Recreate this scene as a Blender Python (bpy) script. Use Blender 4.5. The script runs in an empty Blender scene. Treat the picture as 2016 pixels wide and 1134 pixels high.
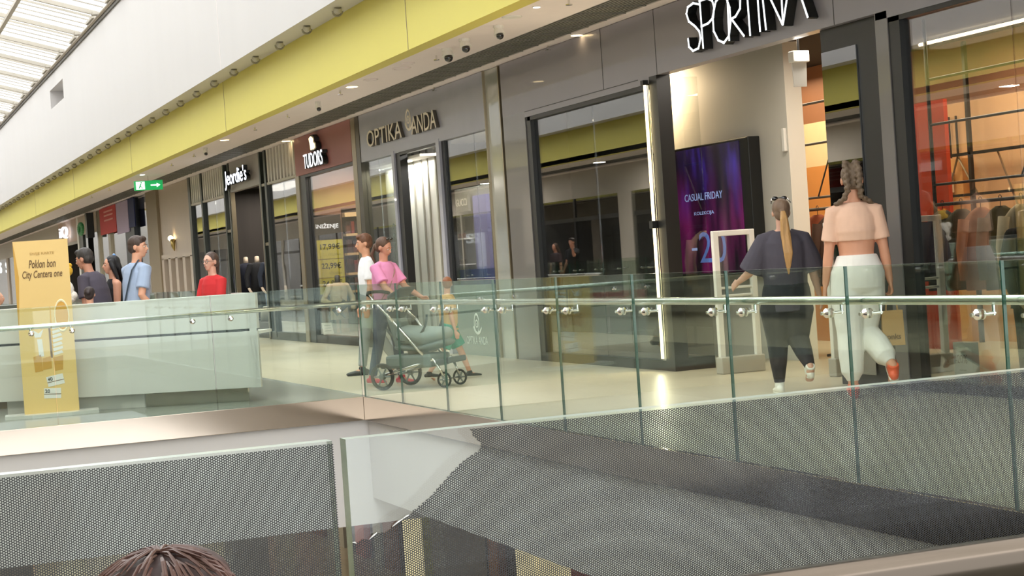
import bpy, bmesh, math, random
from mathutils import Vector, Matrix
random.seed(7)
SC = bpy.context.scene
COL = SC.collection
# ---------------------------------------------------------------- camera
F_PX = 3480.0; YAW = 0.36429; PITCH = -0.0165; ROLL = 0.0675; EYE = 1.3
cam_d = bpy.data.cameras.new('camera'); cam = bpy.data.objects.new('camera', cam_d); COL.objects.link(cam)
cam_d.sensor_width = 36.0; cam_d.lens = F_PX / 2016.0 * 36.0; cam_d.clip_start = 0.05; cam_d.clip_end = 500
fw = Vector((math.sin(YAW)*math.cos(PITCH), math.cos(YAW)*math.cos(PITCH), math.sin(PITCH)))
r0 = Vector((math.cos(YAW), -math.sin(YAW), 0)); u0 = r0.cross(fw)
rr = r0*math.cos(ROLL) - u0*math.sin(ROLL); uu = r0*math.sin(ROLL) + u0*math.cos(ROLL)
m = Matrix((rr, uu, -fw)).transposed().to_4x4(); m.translation = Vector((0, 0, EYE)); cam.matrix_world = m
SC.camera = cam
cam_d.dof.use_dof = False
# ---------------------------------------------------------------- world, daylight, exposure
W = bpy.data.worlds.new('overcast_sky'); SC.world = W; W.use_nodes = True
W.node_tree.nodes['Background'].inputs[0].default_value = (0.93, 0.97, 1.0, 1)
W.node_tree.nodes['Background'].inputs[1].default_value = 1.5
def area(name, loc, sx, sy, power, color=(1, 1, 1), rot=(0, 0, 0), spread=math.pi):
    d = bpy.data.lights.new(name, 'AREA'); d.shape = 'RECTANGLE'; d.size = sx; d.size_y = sy; d.energy = power; d.color = color; d.spread = spread
    o = bpy.data.objects.new(name, d); COL.objects.link(o); o.location = loc; o.rotation_euler = rot
    return o
# daylight pouring through the glass roof (area lights stand above the roof)
area('roof_daylight', (2.05, 20, 12.0), 10, 60, 3300, (0.975, 0.985, 1.0))
area('roof_daylight', (2.05, 80, 12.0), 10, 60, 3300, (0.975, 0.985, 1.0))
SC.view_settings.view_transform = 'Standard'; SC.view_settings.look = 'None'
SC.view_settings.gamma = 1.0; SC.view_settings.use_curve_mapping = False
SC.view_settings.exposure = 1.08
c = SC.cycles
c.use_denoising = True; c.max_bounces = 7; c.diffuse_bounces = 4; c.glossy_bounces = 4; c.transmission_bounces = 4
c.transparent_max_bounces = 28; c.caustics_reflective = False; c.caustics_refractive = False; c.sample_clamp_indirect = 4.0
# ---------------------------------------------------------------- materials
def lin(h):
    if isinstance(h, str):
        v = [int(h[i:i+2], 16)/255 for i in (0, 2, 4)]
    else: v = [x/255 for x in h]
    return tuple(x/12.92 if x <= .04045 else ((x+.055)/1.055)**2.4 for x in v) + (1,)
MATS = {}
def mat(name, col, rough=.6, metal=0.0, var=.06, scale=6.0, bump=0.0, emit=0.0, ecol=None, coat=0.0, spec=.5, stretch=None, bscale=None):
    if name in MATS: return MATS[name]
    M = bpy.data.materials.new(name); M.use_nodes = True; N = M.node_tree.nodes; L = M.node_tree.links
    b = N['Principled BSDF']; b.inputs['Roughness'].default_value = rough; b.inputs['Metallic'].default_value = metal
    b.inputs['Specular IOR Level'].default_value = spec
    if coat: b.inputs['Coat Weight'].default_value = coat; b.inputs['Coat Roughness'].default_value = .03
    tc = N.new('ShaderNodeTexCoord'); mp = N.new('ShaderNodeMapping'); L.new(tc.outputs['Object'], mp.inputs[0])
    if stretch: mp.inputs['Scale'].default_value = stretch
    nz = N.new('ShaderNodeTexNoise'); nz.inputs['Scale'].default_value = scale; nz.inputs['Detail'].default_value = 4; L.new(mp.outputs[0], nz.inputs['Vector'])
    rp = N.new('ShaderNodeMapRange'); rp.inputs['To Min'].default_value = 1-var; rp.inputs['To Max'].default_value = 1+var; L.new(nz.outputs[0], rp.inputs[0])
    mx = N.new('ShaderNodeVectorMath'); mx.operation = 'SCALE'; mx.inputs[0].default_value = lin(col)[:3]; L.new(rp.outputs[0], mx.inputs['Scale'])
    L.new(mx.outputs[0], b.inputs['Base Color'])
    if bump:
        nb = N.new('ShaderNodeTexNoise'); nb.inputs['Scale'].default_value = bscale or scale; L.new(mp.outputs[0], nb.inputs['Vector'])
        bp = N.new('ShaderNodeBump'); bp.inputs['Strength'].default_value = min(1, bump); bp.inputs['Distance'].default_value = .02; L.new(nb.outputs[0], bp.inputs['Height']); L.new(bp.outputs[0], b.inputs['Normal'])
    if emit:
        b.inputs['Emission Color'].default_value = lin(ecol or col); b.inputs['Emission Strength'].default_value = emit
    MATS[name] = M; return M
def glass(name, tint, refl=0.0, ior=1.45, rough=0.0, bump=0.0, bs=1.0):
    """thin pane: clear tinted transmission plus mirror reflection"""
    M = bpy.data.materials.new(name); M.use_nodes = True; N = M.node_tree.nodes; L = M.node_tree.links
    N.remove(N['Principled BSDF']); out = N['Material Output']
    t = N.new('ShaderNodeBsdfTransparent'); t.inputs[0].default_value = tint + (1,)
    g = N.new('ShaderNodeBsdfGlossy'); g.inputs['Roughness'].default_value = rough; g.inputs[0].default_value = (1, 1, 1, 1)
    lw = N.new('ShaderNodeLayerWeight'); lw.inputs['Blend'].default_value = .5
    fr = N.new('ShaderNodeMath'); fr.operation = 'POWER'; fr.inputs[1].default_value = 5.0; L.new(lw.outputs['Facing'], fr.inputs[0])
    ad = N.new('ShaderNodeMath'); ad.operation = 'MULTIPLY_ADD'; ad.use_clamp = True; f0 = .036 + refl; ad.inputs[1].default_value = 1-f0; ad.inputs[2].default_value = f0; L.new(fr.outputs[0], ad.inputs[0])
    mx = N.new('ShaderNodeMixShader'); L.new(ad.outputs[0], mx.inputs[0]); L.new(t.outputs[0], mx.inputs[1]); L.new(g.outputs[0], mx.inputs[2]); L.new(mx.outputs[0], out.inputs[0])
    if bump:
        tc = N.new('ShaderNodeTexCoord'); nb = N.new('ShaderNodeTexNoise'); nb.inputs['Scale'].default_value = bs; L.new(tc.outputs['Object'], nb.inputs['Vector'])
        bp = N.new('ShaderNodeBump'); bp.inputs['Strength'].default_value = bump; bp.inputs['Distance'].default_value = .02; L.new(nb.outputs[0], bp.inputs['Height']); L.new(bp.outputs[0], g.inputs['Normal'])
    MATS[name] = M; return M
m_wall = mat('white_plaster', 'CBC8C7', .8, var=.02, scale=1.5, stretch=(1, 1, .12))
m_yel = mat('yellow_paint', 'DCD068', .6, var=.03, scale=.8)
m_soff = mat('soffit_board', 'EFE4E2', .75, var=.03)
m_grille = mat('ceiling_grille_metal', '7A776E', .5, var=.1)
m_gdark = mat('grille_dark', '2A2A27', .6)
m_hdr = mat('charcoal_cladding', '94919A', .35, var=.05, scale=2, coat=.3)
m_pier = mat('charcoal_pier', '74706E', .28, var=.05, scale=2, coat=.5)
m_black = mat('black_metal', '1C1C1B', .35)
m_blackgl = mat('black_gloss', '121212', .05, coat=1.0)
m_slate = mat('slate_cladding', 'A9ABB8', .35, var=.08, scale=3, coat=.15, bump=.05, bscale=.8)
m_maroon = mat('maroon_panel', 'A66A66', .45, var=.04)
m_beige = mat('beige_wall', 'C0B2A4', .6, var=.04)
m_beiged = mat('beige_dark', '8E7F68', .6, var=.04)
m_steel = mat('brushed_steel', 'B5A899', .12, metal=1.0, var=.03, scale=3, bump=.10, bscale=.9)
m_rail = mat('steel_tube', 'E4E6E2', .22, metal=1.0, var=.02)
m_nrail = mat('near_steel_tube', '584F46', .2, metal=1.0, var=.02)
m_chrome = mat('chrome', 'E8E6E2', .08, metal=1.0, var=.02)
m_brass = mat('bronze_trim', 'A0937A', .3, metal=.8, var=.06)
m_rub = mat('black_rubber', '151515', .6)
m_gedge = mat('glass_edge_green', '2F5A4A', .1, var=.1, coat=.6)
m_gtop = mat('polished_glass_edge', '8E9C92', .3, var=.05, coat=.2)
m_white = mat('white_gloss_panel', 'D8D6D2', .3, var=.01, coat=.2)
m_wframe = mat('white_frame_plastic', 'EDEAE2', .4, var=.02)
m_led = mat('led_strip', 'FFF0C0', .5, emit=1.5, ecol='FFE9B4')
m_sign = mat('lit_letter_face', 'FFFFFF', .4, emit=.8, ecol='F0F8FF')
m_cream = mat('cream_letter', 'F4EAD8', .5, var=.03)
m_lamp = mat('warm_lamp_glow', 'FFE6B8', .5, emit=5, ecol='FFE0A8')
m_lampw = mat('white_lamp_glow', 'FFFFFF', .5, emit=5, ecol='FFF8EA')
m_dint = mat('dark_interior', '2B2724', .7, var=.1)
m_warm = mat('warm_interior_wall', 'C9A26E', .7, var=.05, scale=2)
m_cloth_k = mat('black_fabric', '1B1B20', .9, var=.1, scale=20)
g_rail = glass('balustrade_glass', (.87, .925, .885), .0)
g_near = glass('clear_near_glass', (.93, .965, .945), .0)
g_shop = glass('shop_glass', (.80, .81, .80), .10, bump=0.0)
g_shopw = glass('shop_glass_wavy', (.84, .85, .84), .16, bump=.05, bs=.7)
g_clear = glass('clear_shop_glass', (.92, .93, .92), .03)
def floor_mat(name, c1, c2, rough, tile, spec=.5, joint=.004, jcol=.72):
    M = bpy.data.materials.new(name); M.use_nodes = True; N = M.node_tree.nodes; L = M.node_tree.links; b = N['Principled BSDF']
    tc = N.new('ShaderNodeTexCoord')
    br = N.new('ShaderNodeTexBrick'); br.offset = 0.0; br.inputs['Scale'].default_value = 1.0
    br.inputs['Brick Width'].default_value = tile; br.inputs['Row Height'].default_value = tile; br.inputs['Mortar Size'].default_value = joint
    br.inputs['Color1'].default_value = lin(c1); br.inputs['Color2'].default_value = lin(c2); br.inputs['Mortar'].default_value = tuple(x*jcol for x in lin(c1)[:3]) + (1,)
    L.new(tc.outputs['Object'], br.inputs['Vector'])
    mp = N.new('ShaderNodeMapping'); mp.inputs['Scale'].default_value = (1, .25, 1); L.new(tc.outputs['Object'], mp.inputs[0])
    nz = N.new('ShaderNodeTexNoise'); nz.inputs['Scale'].default_value = 2.5; nz.inputs['Detail'].default_value = 6; L.new(mp.outputs[0], nz.inputs['Vector'])
    rp = N.new('ShaderNodeMapRange'); rp.inputs['To Min'].default_value = .86; rp.inputs['To Max'].default_value = 1.1; L.new(nz.outputs[0], rp.inputs[0])
    mx = N.new('ShaderNodeVectorMath'); mx.operation = 'SCALE'; L.new(br.outputs[0], mx.inputs[0]); L.new(rp.outputs[0], mx.inputs['Scale'])
    L.new(mx.outputs[0], b.inputs['Base Color']); b.inputs['Roughness'].default_value = rough; b.inputs['Specular IOR Level'].default_value = spec
    MATS[name] = M; return M
m_fcream = floor_mat('cream_stone', 'C9BEA8', 'BFB49C', .34, 1.2, spec=.3)
m_fgrey = floor_mat('grey_stone', '86877E', '7E7F77', .25, 1.2)
m_flow = floor_mat('lower_stone', 'B9AD96', 'B0A48C', .2, 1.2)
# ---------------------------------------------------------------- mesh helpers
def setp(o, label=None, cat=None, group=None, kind=None):
    if label: o['label'] = label
    if cat: o['category'] = cat
    if group: o['group'] = group
    if kind: o['kind'] = kind
    return o
class MB:
    def __init__(s): s.v = []; s.f = []
    def _add(s, vs, fs):
        n = len(s.v); s.v += [tuple(v) for v in vs]; s.f += [tuple(i+n for i in f) for f in fs]; return s
    def box(s, x0, x1, y0, y1, z0, z1):
        x0, x1 = sorted((x0, x1)); y0, y1 = sorted((y0, y1)); z0, z1 = sorted((z0, z1))
        v = [(x0,y0,z0),(x1,y0,z0),(x1,y1,z0),(x0,y1,z0),(x0,y0,z1),(x1,y0,z1),(x1,y1,z1),(x0,y1,z1)]
        return s._add(v, [(0,3,2,1),(4,5,6,7),(0,1,5,4),(1,2,6,5),(2,3,7,6),(3,0,4,7)])
    def obox(s, c, ax, ay, az):
        """box centred at c with half-axis vectors"""
        c, ax, ay, az = map(Vector, (c, ax, ay, az)); v = []
        for k in (-1, 1):
            for (i, j) in ((-1,-1),(1,-1),(1,1),(-1,1)): v.append(c + ax*i + ay*j + az*k)
        return s._add(v, [(0,3,2,1),(4,5,6,7),(0,1,5,4),(1,2,6,5),(2,3,7,6),(3,0,4,7)])
    def loft(s, pts, rads, n=16, xd=(1,0,0), cap=True, round_ends=False):
        """closed tube through pts; rads: r or (ra, rb) with ra along xd"""
        P = [Vector(p) for p in pts]; R = [(r, r) if not isinstance(r, (tuple, list)) else r for r in rads]
        if round_ends:
            d0 = (P[0]-P[1]).normalized(); d1 = (P[-1]-P[-2]).normalized(); a0 = min(R[0]); a1 = min(R[-1])
            q, w = [], []
            for t in (1.0, .86, .5): q.append(P[0]+d0*a0*t); k = math.sqrt(max(0, 1-t*t)) if t < 1 else .12; w.append((R[0][0]*k, R[0][1]*k))
            q2, w2 = [], []
            for t in (.5, .86, 1.0): q2.append(P[-1]+d1*a1*t); k = math.sqrt(max(0, 1-t*t)) if t < 1 else .12; w2.append((R[-1][0]*k, R[-1][1]*k))
            P = q + P + q2; R = w + R + w2
        vs = []; xd = Vector(xd)
        for i, p in enumerate(P):
            t = (P[min(i+1, len(P)-1)] - P[max(i-1, 0)]).normalized()
            x = xd - t*xd.dot(t)
            if x.length < 1e-4: x = t.orthogonal()
            x.normalize(); y = t.cross(x)
            for k in range(n):
                a = 2*math.pi*k/n; vs.append(p + x*math.cos(a)*R[i][0] + y*math.sin(a)*R[i][1])
        fs = [(i*n+k, i*n+(k+1)%n, (i+1)*n+(k+1)%n, (i+1)*n+k) for i in range(len(P)-1) for k in range(n)]
        if cap: fs += [tuple(reversed(range(n))), tuple(range((len(P)-1)*n, len(P)*n))]
        return s._add(vs, fs)
    def cyl(s, a, b, r, n=16, r2=None): return s.loft([a, b], [r, r if r2 is None else r2], n)
    def ball(s, c, r, n=14, m=9, rot=None):
        r = (r, r, r) if not isinstance(r, (tuple, list)) else r; c = Vector(c); vs = [Vector((0,0,-r[2]))]
        for j in range(1, m):
            ph = -math.pi/2 + math.pi*j/m
            for k in range(n):
                a = 2*math.pi*k/n; vs.append(Vector((math.cos(ph)*math.cos(a)*r[0], math.cos(ph)*math.sin(a)*r[1], math.sin(ph)*r[2])))
        vs.append(Vector((0,0,r[2])))
        if rot: vs = [rot @ v for v in vs]
        vs = [v + c for v in vs]
        fs = [(0, 1+(k+1)%n, 1+k) for k in range(n)]
        fs += [(1+j*n+k, 1+j*n+(k+1)%n, 1+(j+1)*n+(k+1)%n, 1+(j+1)*n+k) for j in range(m-2) for k in range(n)]
        T = len(vs)-1; fs += [(T, 1+(m-2)*n+k, 1+(m-2)*n+(k+1)%n) for k in range(n)]
        return s._add(vs, fs)
    def prism(s, poly, d):
        """extrude planar polygon (3D points) by vector d"""
        d = Vector(d); P = [Vector(p) for p in poly]; n = len(P)
        return s._add(P + [p+d for p in P], [tuple(reversed(range(n))), tuple(range(n, 2*n))] + [(i, (i+1)%n, n+(i+1)%n, n+i) for i in range(n)])
    def torus(s, c, R, r, ax=(0,0,1), n=28, m=8, a0=0, a1=2*math.pi, xd=None):
        ax = Vector(ax).normalized(); x = (Vector(xd) if xd else ax.orthogonal()).normalized(); y = ax.cross(x); full = abs(a1-a0-2*math.pi) < 1e-6
        c = Vector(c); pts = []
        for i in range(n + (0 if full else 1)):
            a = a0 + (a1-a0)*i/n; pts.append((c, a))
        vs = []
        for c_, a in pts:
            d = x*math.cos(a) + y*math.sin(a)
            for k in range(m):
                b = 2*math.pi*k/m; vs.append(c + d*(R + r*math.cos(b)) + ax*r*math.sin(b))
        K = len(pts); fs = [(i*m+k, ((i+1)%K)*m+k, ((i+1)%K)*m+(k+1)%m, i*m+(k+1)%m) for i in range(K if full else K-1) for k in range(m)]
        if not full: fs += [tuple(range(m)), tuple(reversed(range((K-1)*m, K*m)))]
        return s._add(vs, fs)
    def build(s, name, mt, parent=None, smooth=False, local=False, bevel=0.0, mats=None, fmat=None):
        vs = s.v; org = Vector((0, 0, 0))
        if parent is not None and not local:
            p = parent; org = Vector((0, 0, 0))
            while p is not None: org += p.location; p = p.parent
        elif parent is None:
            xs = [v[0] for v in vs]; ys = [v[1] for v in vs]; zs = [v[2] for v in vs]; org = Vector(((min(xs)+max(xs))/2, (min(ys)+max(ys))/2, min(zs)))
        me = bpy.data.meshes.new(name); me.from_pydata([tuple(Vector(v)-org) for v in vs], [], s.f)
        for x in (mats or [mt]): me.materials.append(x)
        if fmat: me.polygons.foreach_set('material_index', fmat)
        if smooth: me.polygons.foreach_set('use_smooth', [True]*len(me.polygons))
        me.update()
        o = bpy.data.objects.new(name, me); COL.objects.link(o)
        if parent is not None: o.parent = parent
        else: o.location = org
        if bevel:
            b = o.modifiers.new('bevel', 'BEVEL'); b.width = bevel; b.segments = 2; b.limit_method = 'ANGLE'
        return o
def bx(name, mt, x0, x1, y0, y1, z0, z1, parent=None, **k): return MB().box(x0, x1, y0, y1, z0, z1).build(name, mt, parent, **k)
def thing(name, label, cat, loc=(0,0,0), rz=0, group=None):
    o = bpy.data.objects.new(name, None); COL.objects.link(o); o.location = loc; o.rotation_euler = (0, 0, rz); o.empty_display_size = .1
    return setp(o, label, cat, group)
def one(o, label, cat, group=None): return setp(o, label, cat, group)
def struct(name, b, mt, **k): return setp(b.build(name, mt, **k), kind='structure')
def copy_tree(o, parent=None):
    n = o.copy(); COL.objects.link(n)
    if parent is not None: n.parent = parent
    for ch in [x for x in list(COL.objects) if x.parent == o]: copy_tree(ch, n)
    return n
_fc = {}
def text(name, s, mt, parent, org, right, up, w=None, h=None, depth=.004, local=False, shear=0.0, bold=0.0, back=False):
    """lettering as mesh; org = lower-left corner, fitted to width w and/or cap height h"""
    cu = bpy.data.curves.new(name, 'FONT'); cu.body = s; cu.extrude = .5; cu.resolution_u = 3; cu.offset = bold; cu.shear = shear
    to = bpy.data.objects.new(name, cu); COL.objects.link(to); dg = bpy.context.evaluated_depsgraph_get()
    me = bpy.data.meshes.new_from_object(to.evaluated_get(dg)); bpy.data.objects.remove(to)
    vs = [v.co.copy() for v in me.vertices]; fs = [tuple(p.vertices) for p in me.polygons]
    x0 = min(v.x for v in vs); x1 = max(v.x for v in vs); y0 = min(v.y for v in vs); y1 = max(v.y for v in vs)
    sx = w/(x1-x0) if w else None; sy = h/(y1-y0) if h else None; sx = sx or sy; sy = sy or sx
    right = Vector(right).normalized(); up = Vector(up).normalized(); nn = right.cross(up); org = Vector(org)
    b = MB(); b._add([org + right*(v.x-x0)*sx + up*(v.y-y0)*sy + nn*(v.z+.5)*depth for v in vs], fs)
    bpy.data.meshes.remove(me)
    return b.build(name, mt, parent, local=local)
FR, FU = (0, -1, 0), (0, 0, 1)      # reading direction and up on the right-hand facade
# ================================================================ THE PLACE
XF = 8.2; ZC = 3.807; XV = 4.94; YB = 17.357; YN = 1.6; XO = -0.85
ntrim = [0]
def trim(b, mt, **k): ntrim[0] += 1; return struct('trim_%d' % ntrim[0], b, mt, **k)
# floors
struct('floor', MB().box(5.0, 13.6, -4, 110, -.06, 0), m_fcream)
struct('floor', MB().box(-8.5, XO, -4, 110, -.06, 0), m_fcream)
struct('floor', MB().box(XO, 5.0, YB, 26, -.06, 0), m_fgrey)
struct('floor', MB().box(XO, 5.0, -4, YN, -.06, 0), m_fgrey)
struct('floor', MB().box(4.96, 5.0, YN, YB, -.06, 0).box(4.96, 5.0, 26, 110, -.06, 0), m_fcream)
struct('floor', MB().box(-8.5, 13.6, -4, 110, -5.1, -5.0), m_flow)
# slabs (white plastered sides of the opening) and steel edge bands
struct('wall_right', MB().box(4.96, 13.6, YN, YB+.02, -1.035, -.06).box(4.96, 13.6, 26, 110, -1.035, -.06), m_wall)
struct('wall_back', MB().box(-8.5, 13.6, YB+.02, 26, -1.30, -.06), m_wall)
struct('wall_left', MB().box(-8.5, XO-.02, YN, YB+.02, -1.035, -.06).box(-8.5, XO-.02, 26, 110, -1.035, -.06), m_wall)
struct('wall_front', MB().box(-8.5, 13.6, -4, YN-.06, -1.035, -.06), m_wall)
def fascia(x0, x1, y0, y1): trim(MB().box(x0, x1, y0, y1, -.235, .004), m_steel, bevel=.003)
fascia(4.915, 4.96, YN-.02, YB); fascia(XO-.0, 4.915, YB-.02, YB+.02); fascia(4.915, 4.96, 26, 110); fascia(XO, 4.915, 26, 26.03)
fascia(XO-.02, XO+.02, YN, YB-.02); fascia(XO+.02, 4.915, YN-.06, YN-.02); fascia(XO-.02, XO+.02, 26.03, 110)
# right-hand soffit with recessed grille
struct('ceiling', MB().box(6.601, 7.38, -4, 110, ZC, ZC+.12).box(7.98, 8.3, -4, 110, ZC, ZC+.12), m_soff)
struct('ceiling', MB().box(7.38, 7.98, -4, 110, ZC+.10, ZC+.12), m_gdark)
b = MB()
for i in range(12): b.box(7.39+i*.05, 7.415+i*.05, -4, 110, ZC+.005, ZC+.03)
trim(b, m_grille)
b = MB()
for i in range(228): b.box(7.38, 7.98, -4+i*.5, -3.985+i*.5, ZC-.002, ZC+.05)
trim(b, m_grille)
# yellow band, ledge and upper white wall
struct('wall_right', MB().box(6.39, 6.6, -4, 110, ZC-.004, 4.645), m_yel)
b = MB()
for y in (9.3, 19.6, 29.9, 40.2, 50.5, 60.8): b.box(6.386, 6.39, y, y+.012, ZC, 4.64)
trim(b, m_beiged)
struct('wall_right', MB().box(6.01, 6.6, -4, 48.29, 4.645, 6.39).box(6.01, 6.6, 51.29, 110, 4.645, 6.39).box(6.01, 6.6, 48.29, 51.29, 4.645, 6.39)
       .box(6.01, 6.6, -4, 110, 6.905, 7.43).box(6.01, 6.6, -4, 48.29, 6.39, 6.905).box(6.01, 6.6, 51.29, 110, 6.39, 6.905).box(6.45, 6.6, 48.29, 51.29, 6.39, 6.905), m_wall)
b = MB()
for y in (28.2, 8.0, 68.5): b.box(6.007, 6.01, y, y+.01, 4.65, 7.4)
trim(b, m_soff)
bx('wall_right', m_wall, 6.6, 13.6, -4, 110, ZC+.125, 7.43)['kind'] = 'structure'
# glass roof
m_pane = bpy.data.materials.new('frosted_roof_glass'); m_pane.use_nodes = True
N = m_pane.node_tree.nodes; L = m_pane.node_tree.links; N.remove(N['Principled BSDF'])
ta = N.new('ShaderNodeBsdfTransparent'); ta.inputs[0].default_value = (.95, .95, .93, 1); tb = N.new('ShaderNodeBsdfTranslucent'); tb.inputs[0].default_value = (.9, .89, .86, 1)
df = N.new('ShaderNodeBsdfDiffuse'); df.inputs[0].default_value = (.8, .79, .76, 1)
tc = N.new('ShaderNodeTexCoord'); mp = N.new('ShaderNodeMapping'); mp.inputs['Scale'].default_value = (.35, 3.2, .35); nz = N.new('ShaderNodeTexNoise'); nz.inputs['Scale'].default_value = 1.6; nz.inputs['Detail'].default_value = 5
L.new(tc.outputs['Object'], mp.inputs[0]); L.new(mp.outputs[0], nz.inputs['Vector'])
cr = N.new('ShaderNodeMapRange'); cr.inputs['From Min'].default_value = .35; cr.inputs['From Max'].default_value = .65; cr.inputs['To Min'].default_value = .25; cr.inputs['To Max'].default_value = .6; L.new(nz.outputs[0], cr.inputs[0])
m1 = N.new('ShaderNodeMixShader'); m1.inputs[0].default_value = .5; L.new(tb.outputs[0], m1.inputs[1]); L.new(df.outputs[0], m1.inputs[2])
m2 = N.new('ShaderNodeMixShader'); L.new(cr.outputs[0], m2.inputs[0]); L.new(m1.outputs[0], m2.inputs[1]); L.new(ta.outputs[0], m2.inputs[2]); L.new(m2.outputs[0], N['Material Output'].inputs[0])
m_roofw = mat('roof_frame_grey', 'A9A296', .5, var=.04)
m_pipe = mat('roof_gutter_pipe', 'A69C90', .35, metal=.4)
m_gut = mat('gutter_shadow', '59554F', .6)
SL = .27; xr = 2.045
def rz_(x): return 7.50 + SL*(6.01-x) if x >= xr else 7.50 + SL*(x-(2*xr-6.01))
for a, bb, nm in ((6.05, xr, 'ceiling'), (2*xr-6.05, xr, 'ceiling')):
    struct(nm, MB()._add([(a, -4, rz_(a)), (bb, -4, rz_(bb)), (bb, 110, rz_(bb)), (a, 110, rz_(a))], [(0, 1, 2, 3)]), m_pane)
def rafter(b, y, w, h, off):
    for s_ in (1, -1):
        xa = 6.0 if s_ > 0 else 2*xr-6.0
        P = [(xa, y, rz_(xa)-off), (xr, y, rz_(xr)-off)]
        b.prism([(xa, y-w, rz_(xa)-off), (xr, y-w, rz_(xr)-off), (xr, y-w, rz_(xr)-off-h), (xa, y-w, rz_(xa)-off-h)], (0, 2*w, 0))
ys = [40.59+3.17*i for i in range(-14, 22)]
b = MB()
for y in ys: rafter(b, y, .05, .10, .02); rafter(b, y+.75, .02, .05, .01)
trim(b, m_roofw)
b = MB()
for y in ys:
    for k in (1.3, 1.9, 2.5): rafter(b, y+k, .018, .03, .005)
trim(b, mat('thin_roof_bar', 'A59E93', .5))
b = MB()
for x in (4.23, xr, 2*xr-4.23): b.box(x-.05, x+.05, -4, 110, rz_(x)-.20, rz_(x)-.12)
trim(b, m_roofw)
b = MB()
for y in ys: b.box(5.80, 6.0, y-.12, y+.12, 7.42, 7.49).box(5.86, 6.0, y+.5, y+1.6, 7.43, 7.49)
trim(b, m_roofw)
trim(MB().cyl((5.95, -4, 7.41), (5.95, 110, 7.41), .045, 10), m_pipe, smooth=True)
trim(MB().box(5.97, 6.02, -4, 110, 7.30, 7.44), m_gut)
# left-hand (opposite) side of the hall, seen mirrored in the shop windows
mx_ = lambda x: 4.09 - x
OF = -4.8
struct('wall_left', MB().box(-2.5, -2.3, -4, 110, ZC-.004, 4.66), m_yel)
struct('wall_left', MB().box(-2.5, -1.92, -4, 110, 4.645, 7.43), m_wall)
bx('wall_left', m_wall, -8.5, -2.5, -4, 110, ZC+.125, 7.43)['kind'] = 'structure'
struct('ceiling', MB().box(-3.5, -2.3, -4, 110, ZC, ZC+.12).box(-4.85, -4.4, -4, 110, ZC, ZC+.12), m_soff)
struct('ceiling', MB().box(-4.4, -3.5, -4, 110, ZC+.03, ZC+.12), m_gdark)
m_ohead = mat('pale_header_opposite', 'C9C2B8', .5)
struct('wall_left', MB().box(OF-.1, OF, -4, 110, 3.0, ZC), m_ohead)
struct('wall_left', MB().box(-8.5, -8.4, -4, 110, 0, ZC), m_dint)
random.seed(3)
b = MB(); b2 = MB(); y = -3.0; k = 0
while y < 105:
    w = random.choice((.12, .5, .9)); b2.box(OF-.12, OF+.01, y, y+w, 0, 3.0)
    for q in (2,): b.box(OF-.05, OF+.02, y+w+q*1.6, y+w+q*1.6+.07, 0, 3.0)
    b.box(OF-.05, OF+.02, y+w, y+w+6.2, 2.3, 2.42); y += w+6.4; k += 1
struct('wall_left', b2, m_ohead); trim(b, m_black)
b = MB()
for i in range(5): b.box(-7.6, -7.4, -1+i*20.1, 2.4+i*20.1, .2, 2.1)
struct('wall_left', b, m_warm)
struct('window_1', MB().box(OF-.02, OF-.01, -3, 105, .1, 3.0), g_shop)
# storey below: shops under the slabs
m_low = mat('lower_shop_dark', '4B463F', .3, var=.35, scale=.9, stretch=(1, 1, .05))
struct('wall_right', MB().box(10.5, 10.7, -4, 110, -5, -1.3), m_low)
struct('wall_back', MB().box(-8.5, 10.5, 44, 44.2, -5, -1.04), m_low)
struct('wall_left', MB().box(-7, -6.8, -4, 110, -5, -1.04), m_low)
m_lowbrown = mat('lower_brown_panel', '8A5A3C', .6); m_lowlit = mat('lower_lit_panel', 'D8C79A', .5, emit=.35, ecol='FFE9B8')
random.seed(11)
cols = [m_lowlit, m_lowbrown, m_black, mat('lower_grey_panel', 'A9A598', .5), mat('lower_red_panel', 'A2452E', .5), mat('lower_olive_panel', '8A8A50', .5)]
y = 3.0
while y < 43:
    w = random.uniform(.5, 1.8); mt = random.choice(cols); bx('wall_right', mt, 10.35, 10.5, y, y+w, -5, random.choice((-2.0, -1.8, -2.4)))['kind'] = 'structure'; y += w+random.uniform(.1, 1.0)
x = -6.0
while x < 10.2:
    w = random.uniform(.4, 1.5); mt = random.choice(cols); bx('wall_back', mt, x, x+w, 43.8, 44, -5, random.choice((-1.9, -2.3, -2.0)))['kind'] = 'structure'; x += w+random.uniform(.1, .8)
for i, (x, y) in enumerate(((9.0, 27.5), (6.6, 33.0), (2.0, 30.0), (9.2, 12.0), (-1.5, 33.0))):
    one(bx('column', mat('clad_column', '6B6459', .3), x, x+.7, y, y+.7, -5, -1.05), ['dark square column on the floor below, beneath the far walkway corner', 'square column on the floor below, deeper under the walkway', 'square column under the middle of the bridge on the lower floor', 'square column under the right walkway near the camera, lower floor', 'square column on the lower floor at the far left under the bridge'][i], 'column')
for i in range(8): area('lower_storey_light', (7.4 if i % 2 else -1.5, 4+i*5.2, -1.45), 1.2, 2.5, 45, (1, .93, .8))
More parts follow.
